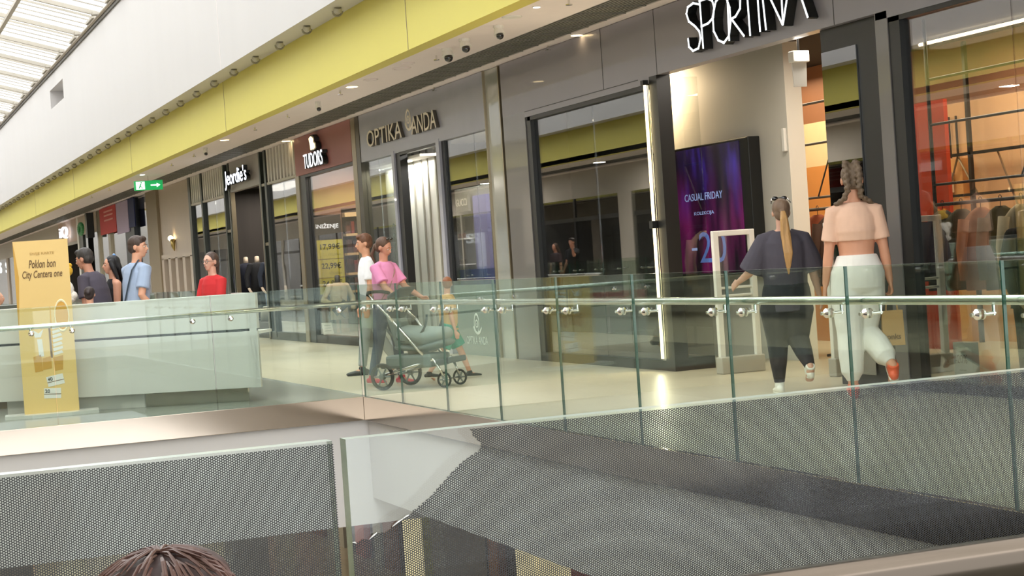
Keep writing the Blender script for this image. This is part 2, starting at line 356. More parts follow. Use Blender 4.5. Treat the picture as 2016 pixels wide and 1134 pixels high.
# ---------------------------------------------------------------- balustrades
def panel(axis, a0, a1, fx, side, label, z0=0.0, zt=1.143, mt=None, group=None, brk=True, th=.0175):
    """glass balustrade pane from a0 to a1; axis 'y' stands at x=fx, axis 'x' at y=fx; side = direction of the walkway"""
    mt = mt or g_rail
    loc = (fx, (a0+a1)/2, 0) if axis == 'y' else ((a0+a1)/2, fx, 0)
    t = thing('glass_balustrade_panel', label, 'glass railing', loc, 0, group)
    g = .004
    if axis == 'y': MBb = MB().box(fx-th/2, fx+th/2, a0+g, a1-g, z0, zt); fm = [1, 2, 1, 0, 1, 0]
    else: MBb = MB().box(a0+g, a1-g, fx-th/2, fx+th/2, z0, zt); fm = [1, 2, 0, 1, 0, 1]
    MBb.build('pane', None, t, mats=[mt, m_gedge, m_gtop], fmat=fm)
    if brk:
        for c_ in (a0+.19, a1-.19):
            def P(u, o, z): return (fx+o*side, u, z) if axis == 'y' else (u, fx+o*side, z)
            b = MB().loft([P(c_, -.035, .896), P(c_, -.02, .896), P(c_, -.008, .896)], [.012, .026, .026], 16)
            b.cyl(P(c_, .008, .896), P(c_, .018, .896), .026, 16)
            b.cyl(P(c_, -.05, .896), P(c_, -.03, .896), .010, 10); b.cyl(P(c_, .01, .896), P(c_, .086, .896), .009, 10)
            b.cyl(P(c_, .078, .887), P(c_, .078, .94), .0085, 10)
            b.build('handrail_bracket', m_chrome, t, smooth=False)
    return t
W_ = 1.335
lab = ['glass railing pane at the corner, in front of the woman in pink',
       'glass railing pane in front of the stroller', 'glass railing pane in front of the child in teal shorts',
       'glass railing pane in front of the grey metal pier between two shops', 'glass railing pane in front of the wide shop window beside the light strip',
       'glass railing pane in front of the glowing vertical light strip', 'glass railing pane in front of the woman in dark clothes',
       'glass railing pane in front of the woman in white trousers', 'glass railing pane nearest the right edge of the photo']
edges = [YB-.02, 17.357-1.45] + [14.716-W_*i for i in range(0, 8)]
edges = [YB-.02, 16.05, 14.716] + [14.716-W_*i for i in range(1, 9)]
for i in range(len(edges)-1):
    l_ = lab[i] if i < len(lab) else 'glass railing pane beyond the right edge, close to the bridge'
    panel('y', edges[i+1], edges[i], XV, 1, l_)
ex = [4.92, 3.43, 1.89, .35, XO+.03]
ll = ['glass railing pane left of the corner, in front of the price board shop', 'glass railing pane in front of the white kiosk',
      'glass railing pane in front of the yellow advertising totem', 'glass railing pane at the far left of the opening']
for i in range(4): panel('x', ex[i+1], ex[i], YB, 1, ll[i])
# near balustrade with perforated film
near = [(.427, 1.762, 'near glass railing pane with torn perforated film, right of the gap'), (-.913, .422, 'near glass railing pane fully covered with perforated film, behind the dark-haired head'),
        (1.767, 3.3, 'near glass railing pane outside the right edge')]
NP = [panel('x', a, b_, YN, -1, l_, mt=g_near, zt=1.143, th=.02) for a, b_, l_ in near]
m_film = bpy.data.materials.new('perforated_film'); m_film.use_nodes = True
N = m_film.node_tree.nodes; L = m_film.node_tree.links; pb = N['Principled BSDF']; pb.inputs['Base Color'].default_value = (.012, .012, .013, 1); pb.inputs['Roughness'].default_value = .6
geo = N.new('ShaderNodeNewGeometry'); sp = N.new('ShaderNodeSeparateXYZ'); L.new(geo.outputs['Position'], sp.inputs[0])
PI_ = .00233
def M_(op, a, b_=None, c_=None):
    n = N.new('ShaderNodeMath'); n.operation = op
    for i, q in enumerate((a, b_, c_)):
        if q is None: continue
        if isinstance(q, (int, float)): n.inputs[i].default_value = q
        else: L.new(q, n.inputs[i])
    return n.outputs[0]
X = M_('DIVIDE', M_('ADD', sp.outputs[0], 10.0), PI_*1.7320508); Z = M_('DIVIDE', M_('ADD', sp.outputs[2], 10.0), PI_)
def lat(o):
    a = M_('SUBTRACT', M_('FRACT', M_('ADD', X, o)), .5); z = M_('SUBTRACT', M_('FRACT', M_('ADD', Z, o)), .5)
    a = M_('MULTIPLY', a, 1.7320508); return M_('SQRT', M_('ADD', M_('MULTIPLY', a, a), M_('MULTIPLY', z, z)))
d = M_('MINIMUM', lat(0.0), lat(.5)); hole = M_('LESS_THAN', d, .335)
tr = N.new('ShaderNodeBsdfTransparent'); mxs = N.new('ShaderNodeMixShader'); L.new(hole, mxs.inputs[0]); L.new(pb.outputs[0], mxs.inputs[1]); L.new(tr.outputs[0], mxs.inputs[2]); L.new(mxs.outputs[0], N['Material Output'].inputs[0])
yf = YN-.0115
peel = [(.5538, 1.1405), (.5567, 1.1333), (.5639, 1.1257), (.5614, 1.1196), (.5448, 1.1115), (.5311, 1.1008), (.5093, 1.0813), (.4912, 1.0693), (.4869, 1.0659), (.4802, 1.0628), (.4697, 1.0568), (.4644, 1.0526), (.4544, 1.0529), (.4466, 1.0476), (.4403, 1.0493), (.4341, 1.0453), (.4303, 1.0467)]
# jag the torn edge a little more finely
pz = []
random.seed(5)
for i in range(len(peel)-1):
    (a, c1), (b_, c2) = peel[i], peel[i+1]; n = max(1, int(math.hypot(a-b_, c1-c2)/.0023))
    for k in range(n):
        t = k/n; j = .0007*(1 if k % 2 else -1); pz.append((a+(b_-a)*t+j, c1+(c2-c1)*t-j*.5))
pz.append(peel[-1])
poly = [(.4303, .06), (1.758, .06), (1.758, 1.1405)] + pz
setp(MB().prism([(x, yf, z) for x, z in poly], (0, .0002, 0)).build('perforated_film', m_film, NP[0]), 'black perforated film with a torn-away corner')
MB().prism([(x, yf, z) for x, z in [(-.91, .06), (.4185, .06), (.4185, 1.1405), (-.91, 1.1405)]], (0, .0002, 0)).build('perforated_film', m_film, NP[1])
MB().prism([(x, yf, z) for x, z in [(1.77, .06), (3.29, .06), (3.29, 1.1405), (1.77, 1.1405)]], (0, .0002, 0)).build('perforated_film', m_film, NP[2])
# curled white paper edge left on the tear
b = MB()
for i in range(5, len(peel)-1):
    (a, c1), (b_, c2) = peel[i], peel[i+1]
    if i in (8, 9, 12, 15): b.loft([(a, yf-.0008, c1+.0006), ((a+b_)/2, yf-.002, (c1+c2)/2+.0012), (b_, yf-.0008, c2+.0006)], [.0003, .0007, .0003], 6)
b.build('torn_film_edge', m_white, NP[0])
# handrails
def rail(p, label, mt=None):
    t = MB()
    for a, b_ in zip(p[:-1], p[1:]): t.cyl(a, b_, .0235, 20)
    for q in p[1:-1]: t.ball(q, .0235, 12, 8)
    return one(t.build('handrail', mt or m_rail, smooth=True), label, 'handrail')
rail([(5.02, 1.7, .958), (5.02, YB+.08, .958)], 'long round steel handrail along the right walkway, level across the photo')
rail([(4.99, YB+.08, .958), (XO-.08, YB+.08, .958)], 'round steel handrail of the far railing, in front of the white kiosk')
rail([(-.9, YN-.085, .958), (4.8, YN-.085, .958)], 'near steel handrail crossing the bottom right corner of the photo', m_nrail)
# railing of the second opening, beyond the kiosk
for i in range(4): panel('x', 4.9-1.43*(i+1), 4.9-1.43*i, 25.95, -1, 'far glass railing pane behind the kiosk, seen between the people', brk=False, group='far railing panes behind the kiosk')
for i in range(14): panel('y', 26+1.4*i, 26+1.4*(i+1), XV, 1, 'far glass railing pane along the walkway beyond the kiosk', brk=False, group='railing panes along the far walkway')
for i in range(33): panel('y', YN+.1+1.41*i if i < 11 else 26+1.335*(i-11), YN+.1+1.41*(i+1)-.01 if i < 11 else 26+1.335*(i-10), XO, -1, 'glass railing pane of the opposite walkway, seen only as a reflection', brk=True, group='railing panes of the opposite walkway')
rail([(5.0, 26.03, .958), (5.0, 45.6, .958)], 'steel handrail of the far walkway railing beyond the kiosk')
rail([(XO-.08, 1.8, .958), (XO-.08, 17.2, .958)], 'steel handrail of the opposite walkway railing')
# ---------------------------------------------------------------- things on the ceiling
sp0 = None
for i in range(66):
    y = 7.6 + 1.577*i
    if sp0 is None:
        sp0 = thing('spotlight', 'small hooded spotlight hanging in the row under the white ledge above the yellow band', 'spotlight', (6.2, 0, 4.645), 0, 'spotlights under the white ledge')
        MB().loft([(0, 0, -.005), (0, .03, -.05)], [(.045, .045), (.06, .06)], 14).build('lamp_head', mat('lamp_grey', 'B4AE9C', .4), sp0, local=True)
        MB().torus((0, .03, -.045), .062, .014, (0, 1, .4), n=16, m=6, a0=0, a1=math.pi, xd=(1, 0, 0)).build('hood', mat('lamp_dark', '857F6C', .4), sp0, local=True)
        o = sp0
    else: o = copy_tree(sp0)
    o.location = (6.2, y, 4.645)
def downlight(x, y, label, lit=True, r=.085, col=m_lamp, cast=True):
    t = thing('downlight', label, 'ceiling light', (x, y, ZC))
    MB().torus((x, y, ZC-.002), r, .008, n=20, m=6).build('trim_ring', m_wframe, t)
    MB().cyl((x, y, ZC-.012), (x, y, ZC+.0), r-.006, 20).build('lens', col if lit else m_wframe, t)
    if lit and cast:
        l = bpy.data.lights.new('downlight_lamp', 'SPOT'); l.energy = 70; l.color = (1, .87, .7); l.spot_size = 1.7; l.spot_blend = .8; l.shadow_soft_size = .08
        o = bpy.data.objects.new('downlight_lamp', l); COL.objects.link(o); o.parent = t; o.location = (0, 0, -.06)
downlight(6.78, 23.41, 'glowing warm downlight in the soffit above the slate optician shopfront')
downlight(6.75, 31.8, 'glowing warm downlight in the soffit above the maroon shop header')
downlight(6.73, 17.12, 'unlit round downlight in the soffit near the top of the photo', lit=False, r=.10)
downlight(6.74, 16.45, 'small lit white downlight nearest the camera in the soffit', r=.04, col=m_lampw)
downlight(8.09, 32.62, 'small warm downlight in the strip between grille and barred window', cast=False)
downlight(6.74, 41.0, 'tiny lit downlight beside the green exit sign', r=.06, col=m_lampw)
downlight(8.09, 18.6, 'small warm downlight in the strip above the charcoal shopfront', r=.07, cast=False)
for i, (x, y) in enumerate(((6.87, 21.4), (6.81, 22.6), (6.8, 20.9))): one(MB().torus((x, y, ZC-.004), .11-.02*i, .012, n=22, m=6).cyl((x, y, ZC-.01), (x, y, ZC), .09-.02*i, 20).build('ceiling_speaker', m_soff), ['round ceiling speaker left of the paired cameras', 'round ceiling disc beside the glowing downlight', 'smallest ceiling disc just left of the paired cameras'][i], 'ceiling speaker')
def camera_(x, y, label, k=1):
    t = thing('security_camera', label, 'camera', (x, y, ZC))
    MB().cyl((x, y, ZC-.03), (x, y, ZC), .055*k, 16).loft([(x, y, ZC-.03), (x, y-.02, ZC-.10)], [.045*k, .06*k], 14).build('housing', m_wframe, t, smooth=False)
    MB().ball((x, y-.03, ZC-.115), .042*k, 14, 8).build('lens', m_blackgl, t, smooth=True)
camera_(6.85, 19.56, 'left dome camera of the pair under the soffit', 1.25); camera_(6.78, 18.75, 'right dome camera of the pair under the soffit', 1.15); camera_(6.81, 17.74, 'single white camera under the soffit nearest the camera', 1.0)
camera_(6.81, 25.36, 'small camera under the soffit above the maroon header', .8); camera_(6.75, 33.6, 'small camera under the soffit left of the maroon header', .8)
for i, (x, y) in enumerate(((6.93, 20.2), (6.75, 23.9), (6.9, 16.0), (6.8, 27.2), (6.75, 29.3), (6.8, 35.0), (6.8, 37.5), (8.1, 19.5), (8.1, 23.8), (6.7, 46.0), (6.7, 49.4), (6.7, 56))):
    one(MB().cyl((x, y, ZC-.05), (x, y, ZC), .012, 8).cyl((x, y, ZC-.06), (x, y, ZC-.05), .035, 10).build('sprinkler_head', m_chrome), 'small sprinkler head under the soffit', 'sprinkler', 'sprinkler heads under the soffit')
t = thing('exit_sign', 'green running-man exit sign hanging from the soffit', 'sign', (6.95, 41.55, 3.5))
m_green = mat('exit_green', '0E7A3C', .4, emit=.5, ecol='1C9A50')
bx('sign_box', m_green, 6.62, 7.28, 41.5, 41.56, 3.47, 3.69, t); bx('hanger', m_chrome, 6.94, 6.96, 41.52, 41.54, 3.69, ZC, t)
MB().box(7.0, 7.16, 41.485, 41.5, 3.565, 3.595).prism([(7.14, 41.485, 3.53), (7.22, 41.485, 3.58), (7.14, 41.485, 3.63)], (0, .015, 0)).build('arrow', m_sign, t)
MB().box(6.66, 6.86, 41.485, 41.5, 3.49, 3.67).build('door_symbol', m_sign, t); MB().ball((6.78, 41.48, 3.645), .018, 8, 6).loft([(6.77, 41.48, 3.62), (6.75, 41.48, 3.57), (6.72, 41.48, 3.51)], [.014, .016, .01], 6).loft([(6.75, 41.48, 3.57), (6.79, 41.48, 3.54), (6.79, 41.48, 3.5)], [.01, .01, .008], 6).build('running_figure', m_green, t)
# ================================================================ SHOPFRONTS (facade plane x = 8.2)
def front(name, label, y0, y1): return thing(name, label, 'shopfront', (XF, (y0+y1)/2, 0))
def strut(t, name, y0, y1, z0, z1, mt, x0=XF-.03, x1=XF+.06, **k): return bx(name, mt, x0, x1, y0, y1, z0, z1, t, **k)
def pane(t, y0, y1, z0, z1, mt=None, x=XF+.02): return MB().box(x, x+.01, y0, y1, z0, z1).build('pane', mt or g_shop, t)
def rooms(y0, y1, back, mwall, mceil, zc=3.4, floor=None):
    struct('wall_right', MB().box(back, back+.1, y0, y1, 0, 3.68), mwall)
    struct('ceiling', MB().box(XF+.12, back, y0, y1, zc, zc+.05), mceil)
for y in (12.3 if 0 else 5.2, 21.37, 28.2, 32.32, 43.2, 49.3, 59.6, 64.4, 70.2, 80, 90): struct('wall_right', MB().box(XF+.1, 13.6, y-.04, y+.04, 0, 3.8), m_dint)
# ---- 1. sports fashion shop (charcoal) ----
S = front('shopfront', 'charcoal shopfront with thin white glowing lettering and a deep lit entrance', 5.5, 21.38)
hb = MB().box(XF-.04, XF+.1, 5.2, 21.32, 3.12, 3.80); hb.build('header', m_hdr, S)
b = MB()
for y in (18.1, 16.72, 13.2, 10.0): b.box(XF-.043, XF-.04, y, y+.006, 3.12, 3.8)
b.box(XF-.044, XF-.04, 17.2, 20.55, 3.115, 3.122).build('panel_seam', m_black, S)
strut(S, 'lintel', 16.93, 20.55, 3.05, 3.12, m_hdr, XF-.04, XF+.1); strut(S, 'lintel', 5.2, 12.57, 3.06, 3.12, m_hdr, XF-.04, XF+.1)
strut(S, 'pier', 20.55, 21.32, 0, 3.12, m_pier, XF-.04, XF+.1); strut(S, 'pier', 12.40, 12.58, 0, 3.12, m_pier, XF-.04, XF+.1)
strut(S, 'frame_post', 20.40, 20.55, .1, 3.05, m_black); strut(S, 'frame_post', 16.75, 16.93, 0, 3.12, m_black, XF-.04, XF+.12); strut(S, 'frame_post', 12.24, 12.40, .1, 3.06, m_black)
strut(S, 'plinth', 16.93, 20.55, 0, .11, m_black, XF-.03, XF+.5); strut(S, 'plinth', 5.2, 12.4, 0, .08, m_black)
strut(S, 'head_frame', 16.93, 20.5, 3.0, 3.05, m_black); strut(S, 'head_frame', 5.2, 12.4, 3.02, 3.06, m_black)
pane(S, 16.93, 18.6, .11, 3.0); pane(S, 18.605, 20.4, .11, 3.0); pane(S, 10.86, 12.3, .08, 3.02); pane(S, 5.2, 10.85, .08, 3.02)
MB().box(XF+.06, XF+.48, 16.84, 16.85, .13, 3.1).build('pane', g_clear, S); bx('plinth', m_black, XF, XF+.45, 16.78, 16.93, 0, .13, S)
# black glossy pivot panel between entrance and right window
strut(S, 'side_panel', 12.58, 13.56, 0, 3.12, m_black, XF+.03, XF+.12); MB().box(XF+.015, XF+.028, 12.98, 13.54, .1, 2.92).build('pane', glass('mirror_pane', (.15, .16, .15), .22), S)
# the glowing light strip on the facade
t = thing('light_strip', 'tall glowing vertical light strip beside the shop entrance', 'lamp', (XF-.07, 17.0, 0))
bx('tube', m_led, XF-.08, XF-.055, 16.97, 16.995, .13, 3.04, t); bx('back_rail', m_chrome, XF-.04, XF-.035, 16.955, 17.035, .11, 3.08, t)
bx('clamp', m_black, XF-.10, XF-.03, 16.95, 17.03, 1.52, 1.60, t); bx('end_cap', m_black, XF-.10, XF-.03, 16.955, 17.02, 3.04, 3.09, t)
l = bpy.data.lights.new('strip_glow', 'AREA'); l.shape = 'RECTANGLE'; l.size = .04; l.size_y = 2.9; l.energy = 12; l.color = (1, .86, .6); lo = bpy.data.objects.new('strip_glow', l); COL.objects.link(lo); lo.parent = t; lo.matrix_local = Matrix.Translation((-.03, 0, 1.6)) @ Matrix(((0,0,1),(1,0,0),(0,1,0))).to_4x4()
# letters
LT = {'S': [[(15.48,3.66),(15.6,3.69),(15.72,3.67),(15.76,3.61),(15.72,3.53),(15.59,3.46),(15.51,3.4),(15.49,3.33),(15.55,3.24),(15.67,3.23),(15.75,3.28),(15.76,3.36)]],
 'P': [[(15.46,3.70),(15.45,3.23)],[(15.47,3.69),(15.3,3.69),(15.2,3.65),(15.17,3.58),(15.2,3.49),(15.31,3.45),(15.46,3.44)]],
 'O': [[(15.0,3.68),(15.13,3.63),(15.21,3.5),(15.21,3.36),(15.13,3.26),(15.02,3.22),(14.91,3.27),(14.86,3.39),(14.86,3.53),(14.92,3.64),(15.0,3.68)]],
 'R': [[(14.89,3.69),(14.91,3.23)],[(14.88,3.69),(14.71,3.67),(14.64,3.59),(14.66,3.49),(14.76,3.43),(14.86,3.42)],[(14.84,3.42),(14.62,3.23)]],
 'T': [[(14.51,3.69),(14.5,3.22)],[(14.64,3.69),(14.38,3.69)]], 'I': [[(14.32,3.69),(14.31,3.23)]],
 'N': [[(14.24,3.69),(14.2,3.23)],[(14.22,3.68),(13.9,3.23)],[(13.88,3.69),(13.89,3.23)]], 'A': [[(13.89,3.23),(13.68,3.69)],[(13.68,3.69),(13.46,3.23)]]}
sg = None
for k, (ch, st) in enumerate(LT.items()):
    f = MB(); c2 = MB()
    for ln in st:
        for (a, z1), (b_, z2) in zip(ln[:-1], ln[1:]):
            d_ = Vector((0, b_-a, z2-z1)); ln_ = d_.length/2; d_.normalize(); q = Vector((0, -d_.z, d_.y)); cc = Vector((XF-.145, (a+b_)/2, (z1+z2)/2))
            f.obox(cc, (.003, 0, 0), d_*(ln_+.008), q*.0095); c2.obox(cc+Vector((.052, 0, 0)), (.048, 0, 0), d_*(ln_+.012), q*.0135)
    lo = f.build('sign_letter', m_sign, S); c2.build('letter_shadow_body', m_black, lo, local=True)  # black body behind each face puts in the letter's dark shadow side
    lo.children[0].location = (0, 0, 0)
    lo.children[0].data.transform(Matrix.Translation(-S.location))
# entrance interior: white feature wall with the big screen
struct('wall_right', MB().box(9.6, 9.80, 16.60, 21.3, 0, 3.42), mat('feature_wall_white', 'DAD6CC', .6, var=.02))
struct('wall_right', MB().box(13.0, 13.1, 5.2, 21.3, 0, 3.6), mat('store_back_wall', '6A4A30', .7, var=.1))
struct('ceiling', MB().box(XF+.11, 13.0, 5.2, 21.3, 3.45, 3.5), mat('store_black_ceiling', '1A1918', .8))
m_panelw = mat('lit_back_panel', 'E2A866', .6, var=.04)
b = MB()
b.box(11.6, 11.7, 18.95, 21.3, 0, 2.2)
struct('wall_right', b, mat('orange_brown_wall', 'C8894A', .6, var=.05))
struct('wall_right', MB().box(11.6, 11.7, 18.95, 21.3, 2.2, 2.75), mat('cream_back_wall', 'D9C49A', .6, var=.05))
struct('wall_right', MB().box(11.6, 11.7, 18.95, 21.3, 2.75, 3.5), mat('brown_upper_wall', '8A5E40', .6, var=.05))
struct('wall_right', MB().box(11.2, 11.25, 16.05, 16.65, 0, 2.7), mat('orange_red_wall', 'B4381A', .5, var=.05))
struct('wall_right', MB().box(12.2, 12.3, 12.4, 18.8, 0, 2.75), mat('peach_back_wall', 'E6B98A', .6, var=.03))
struct('wall_right', MB().box(12.1, 12.2, 17.05, 17.75, 0, 2.1), m_panelw)
struct('wall_right', MB().box(12.2, 12.3, 12.4, 18.8, 2.75, 3.5), mat('brown_upper_wall', '8A5E40', .6))
t = thing('wall_screen', 'large black-edged screen showing a purple and magenta advert on the white wall', 'screen', (9.45, 18.5, .95))
MB().box(9.45, 9.6, 17.22, 19.9, .95, 2.47).build('casing', m_black, t, bevel=.01)
def screen_mat():
    M = bpy.data.materials.new('screen_picture'); M.use_nodes = True; N = M.node_tree.nodes; L = M.node_tree.links; b = N['Principled BSDF']
    b.inputs['Base Color'].default_value = (.01, .01, .015, 1); b.inputs['Roughness'].default_value = .15
    tc = N.new('ShaderNodeTexCoord'); mp = N.new('ShaderNodeMapping'); mp.inputs['Location'].default_value = (0, 5.3, 0); mp.inputs['Scale'].default_value = (1, 1.6, .55); L.new(tc.outputs['Object'], mp.inputs[0])
    nz = N.new('ShaderNodeTexNoise'); nz.inputs['Scale'].default_value = 1.7; nz.inputs['Detail'].default_value = 3; L.new(mp.outputs[0], nz.inputs['Vector'])
    cr = N.new('ShaderNodeValToRGB'); e = cr.color_ramp.elements; e[0].position = .40; e[0].color = lin('150F20'); e[1].position = .68; e[1].color = lin('4A32A8')
    x = e.new(.52); x.color = lin('2A1848'); L.new(nz.outputs[0], cr.inputs[0])
    sp = N.new('ShaderNodeSeparateXYZ'); L.new(tc.outputs['Object'], sp.inputs[0])
    n2 = N.new('ShaderNodeTexNoise'); n2.inputs['Scale'].default_value = 1.3; mp2 = N.new('ShaderNodeMapping'); mp2.inputs['Scale'].default_value = (1, 2.2, .5); L.new(tc.outputs['Object'], mp2.inputs[0]); L.new(mp2.outputs[0], n2.inputs['Vector'])
    c2 = N.new('ShaderNodeValToRGB'); e = c2.color_ramp.elements; e[0].position = .42; e[0].color = lin('160B1C'); e[1].position = .66; e[1].color = lin('7A1F5C'); L.new(n2.outputs[0], c2.inputs[0])
    mr = N.new('ShaderNodeMapRange'); mr.inputs['From Min'].default_value = 1.3; mr.inputs['From Max'].default_value = .6; L.new(sp.outputs[2], mr.inputs[0])
    mx = N.new('ShaderNodeMix'); mx.data_type = 'RGBA'; L.new(mr.outputs[0], mx.inputs['Factor']); L.new(cr.outputs[0], mx.inputs[6]); L.new(c2.outputs[0], mx.inputs[7])
    L.new(mx.outputs[2], b.inputs['Emission Color']); b.inputs['Emission Strength'].default_value = .32; return M
pic = MB().box(9.44, 9.45, 17.42, 19.88, .98, 2.44).build('screen_picture', screen_mat(), t)
m_scrtx = mat('screen_text_grey', '5A6A90', .5, emit=.5, ecol='8090B8')
text('screen_text', 'CASUAL FRIDAY', m_scrtx, t, (9.438, 18.82, 1.83), FR, FU, w=.95, h=.085, depth=.002)
bx('minus_sign', m_scrtx, 9.436, 9.438, 18.58, 18.72, 1.25, 1.28, t); text('screen_text', 'KOLEKCIJA', m_scrtx, t, (9.438, 18.6, 1.65), FR, FU, w=.5, h=.05, depth=.002)
text('screen_number', '20', mat('screen_text_blue', '3C4E78', .5, emit=.5, ecol='4A6298'), t, (9.438, 18.52, 1.10), FR, FU, w=.66, h=.36, depth=.002)
one(MB().box(9.56, 9.6, 16.62, 16.68, 2.25, 2.5).build('door_sensor', m_wframe, bevel=.01), 'small white sensor on the end of the white feature wall', 'sensor')
# display backing behind the left window
struct('wall_right', MB().box(9.0, 9.04, 17.55+1.25, 21.2, 0, 3.3), mat('window_backdrop', '3A3835', .7, var=.1))
bx('display_panel', m_wframe, 9.1, 9.16, 18.45, 18.72, .1, 3.35, S)
area('entrance_wall_wash', (9.2, 19.5, 3.3), .15, .5, 17, (1, .76, .46), rot=(0, -1.0, 0))
area('entrance_lamp', (8.9, 15.3, 3.3), .5, 1.5, 16, (1, .9, .78))
area('store_lamp', (10.8, 18.5, 3.3), 1.2, 3.0, 42, (1, .8, .55))
area('store_lamp', (11.2, 14.6, 3.3), 1.0, 4.0, 60, (1, .82, .6))
# emergency light box at the entrance head
t = thing('emergency_light', 'white emergency lamp box hanging in the shop entrance', 'lamp', (8.75, 14.83, 2.75))
MB().box(8.66, 8.84, 14.78, 14.88, 2.99, 3.10).build('housing', m_wframe, t, bevel=.01); MB().cyl((8.69, 14.775, 3.045), (8.81, 14.775, 3.045), .03, 12).build('tube', m_lampw, t)
MB().prism([(8.67, 14.83, 2.99), (8.83, 14.83, 2.99), (8.82, 14.83, 2.76), (8.68, 14.83, 2.76)], (0, .012, 0)).build('sign_plate', m_wframe, t); MB().cyl((8.75, 14.83, 3.10), (8.75, 14.83, 3.46), .01, 8).build('hanger', m_black, t)
# black rail system and rack with jackets inside the entrance
def rack(x, y, w, label, cols, zt=1.62, along='y', posts=True):
    t = thing('clothes_rack', label, 'clothes rack', (x, y, 0))
    b = MB()
    def Q(u, o, z): return (x+o, y+u, z) if along == 'y' else (x+u, y+o, z)
    for s_ in (-1, 1):
        b.cyl(Q(s_*w/2, 0, 0), Q(s_*w/2, 0, zt if not posts else 3.4), .02, 8); b.cyl(Q(s_*w/2, -.25, .02), Q(s_*w/2, .25, .02), .015, 8)
    b.cyl(Q(-w/2, 0, zt), Q(w/2, 0, zt), .018, 8)
    if posts:
        for z in (1.75, 2.35, 2.8): b.cyl(Q(-w/2, 0, z), Q(w/2, 0, z), .014, 8)
        b.cyl(Q(-w/2, 0, 2.35), Q(-w/2+.4, 0, 1.75), .01, 6)
    b.build('rack_frame', m_black, t)
    n = len(cols)
    for i, (cn, ch) in enumerate(cols):
        u = -w/2+.12+(w-.24)*i/max(1, n-1); g = garment(Q(u, 0, zt), ch, cn, along, i)
    return t
def garment(p, colhex, label, along, i=0, sc=1.0):
    t = thing('hanging_jacket', label, 'jacket', (p[0], p[1], p[2]-.85*sc)); mt = mat('cloth_'+colhex, colhex, .85, var=.15, scale=12, bump=.3)
    b = MB(); xd = (1, 0, 0) if along == 'y' else (0, 1, 0)
    b.loft([(p[0], p[1], p[2]-.85*sc), (p[0], p[1], p[2]-.5*sc), (p[0], p[1], p[2]-.2*sc), (p[0], p[1], p[2]-.1*sc), (p[0], p[1], p[2]-.06)], [(.22*sc, .05), (.21*sc, .055), (.23*sc, .06), (.12*sc, .05), (.05, .03)], 14, xd)
    for s_ in (-1, 1):
        q = Vector(xd)*s_
        b.loft([Vector(p)+q*.20*sc+Vector((0, 0, -.17*sc)), Vector(p)+q*.25*sc+Vector((0, 0, -.45*sc)), Vector(p)+q*.24*sc+Vector((0, 0, -.75*sc))], [.055, .05, .04], 10)
    b.build('jacket_body', mt, t, smooth=True)
    MB().torus((p[0], p[1], p[2]+.02), .022, .004, (0, 1, 0) if along == 'x' else (1, 0, 0), n=12, m=5).loft([(p[0], p[1], p[2]-.06), (p[0], p[1], p[2])], [.004, .004], 5).build('hanger', m_black, t)
    return t
rack(10.25, 17.5, 1.5, 'black rail rack of rust brown jackets inside the shop entrance', [('dark brown jacket nearest the camera on the entrance rack', '3A2418'), ('rust brown jacket on the entrance rack, second from the near end', '7A3A1C'), ('bright rust jacket in the middle of the entrance rack', '8E4420'), ('brown jacket behind the bright rust one on the entrance rack', '5E3220'), ('dark jacket at the far end of the entrance rack', '2A1E18')])
rack(10.3, 14.1, 1.8, 'black rack of dark and cream garments behind the right shop window', [('near-black jacket nearest the right edge on the window rack', '221A16'), ('cream garment among dark ones on the window rack', 'D8C8A4'), ('olive jacket on the window rack beside the cream garment', '4A4428'), ('terracotta printed top on the window rack', 'A0623C'), ('dark olive jacket left of the terracotta top', '3E3A24'), ('black jacket at the far end of the window rack', '1C1A1C')], zt=1.55)
t = thing('display_sign', 'small white board reading -20% standing in the right shop window', 'sign', (8.55, 12.18, 0))
MB().box(8.53, 8.60, 12.05, 12.30, 0, .37).build('board', mat('sign_board_mint', 'DDE8E2', .5), t); text('sign_text', '-20%', mat('ink_dark', '333A3A', .6), t, (8.528, 12.27, .20), FR, FU, w=.16, h=.07, depth=.002)
m_ink2 = mat('ink_pale', '9AA8A2', .6)
for z in (.325, .29, .14, .09): bx('sign_line', m_ink2, 8.527, 8.53, 12.13, 12.22, z, z+.008, t)
t = thing('wall_shelf_sign', 'cream shelf panel with the letters CHI on the lit back wall of the shop', 'sign', (12.05, 17.5, 1.62)); bx('panel', mat('cream_sign', 'E9D9B8', .5), 12.03, 12.08, 17.2, 17.72, 1.72, 1.95, t); text('lettering', 'CHI', m_black, t, (12.028, 17.66, 1.78), FR, FU, w=.30, h=.09, depth=.002)
t = thing('wall_rail_grid', 'thin black rails and diagonal struts on the lit back wall of the shop', 'rail', (12.1, 16.0, 0))
b = MB()
for y in (17.62, 17.48, 17.34, 17.20): b.box(12.16, 12.18, y, y+.02, 2.12, 2.6)
b.build('upright', m_black, t); MB().box(12.0, 12.04, 14.0, 17.1, 2.12, 2.155).box(12.0, 12.04, 13.6, 17.7, 1.66, 1.69).box(12.0, 12.04, 16.74, 16.79, 0, 3.4).box(12.0, 12.04, 14.9, 14.95, 0, 3.4).build('rail', m_black, t)
MB().cyl((12.05, 17.05, 2.12), (12.05, 17.3, 1.66), .013, 6).cyl((12.05, 17.05, 2.12), (12.05, 16.7, 1.66), .013, 6).cyl((12.05, 16.3, 2.12), (12.05, 16.0, 1.5), .013, 6).build('strut', m_brass, t)
one(MB().cyl((11.6, 13.5, 3.40), (11.6, 17.0, 3.40), .018, 8).build('pendant_light', m_lamp), 'long thin warm linear lamp under the ceiling behind the right window', 'lamp')
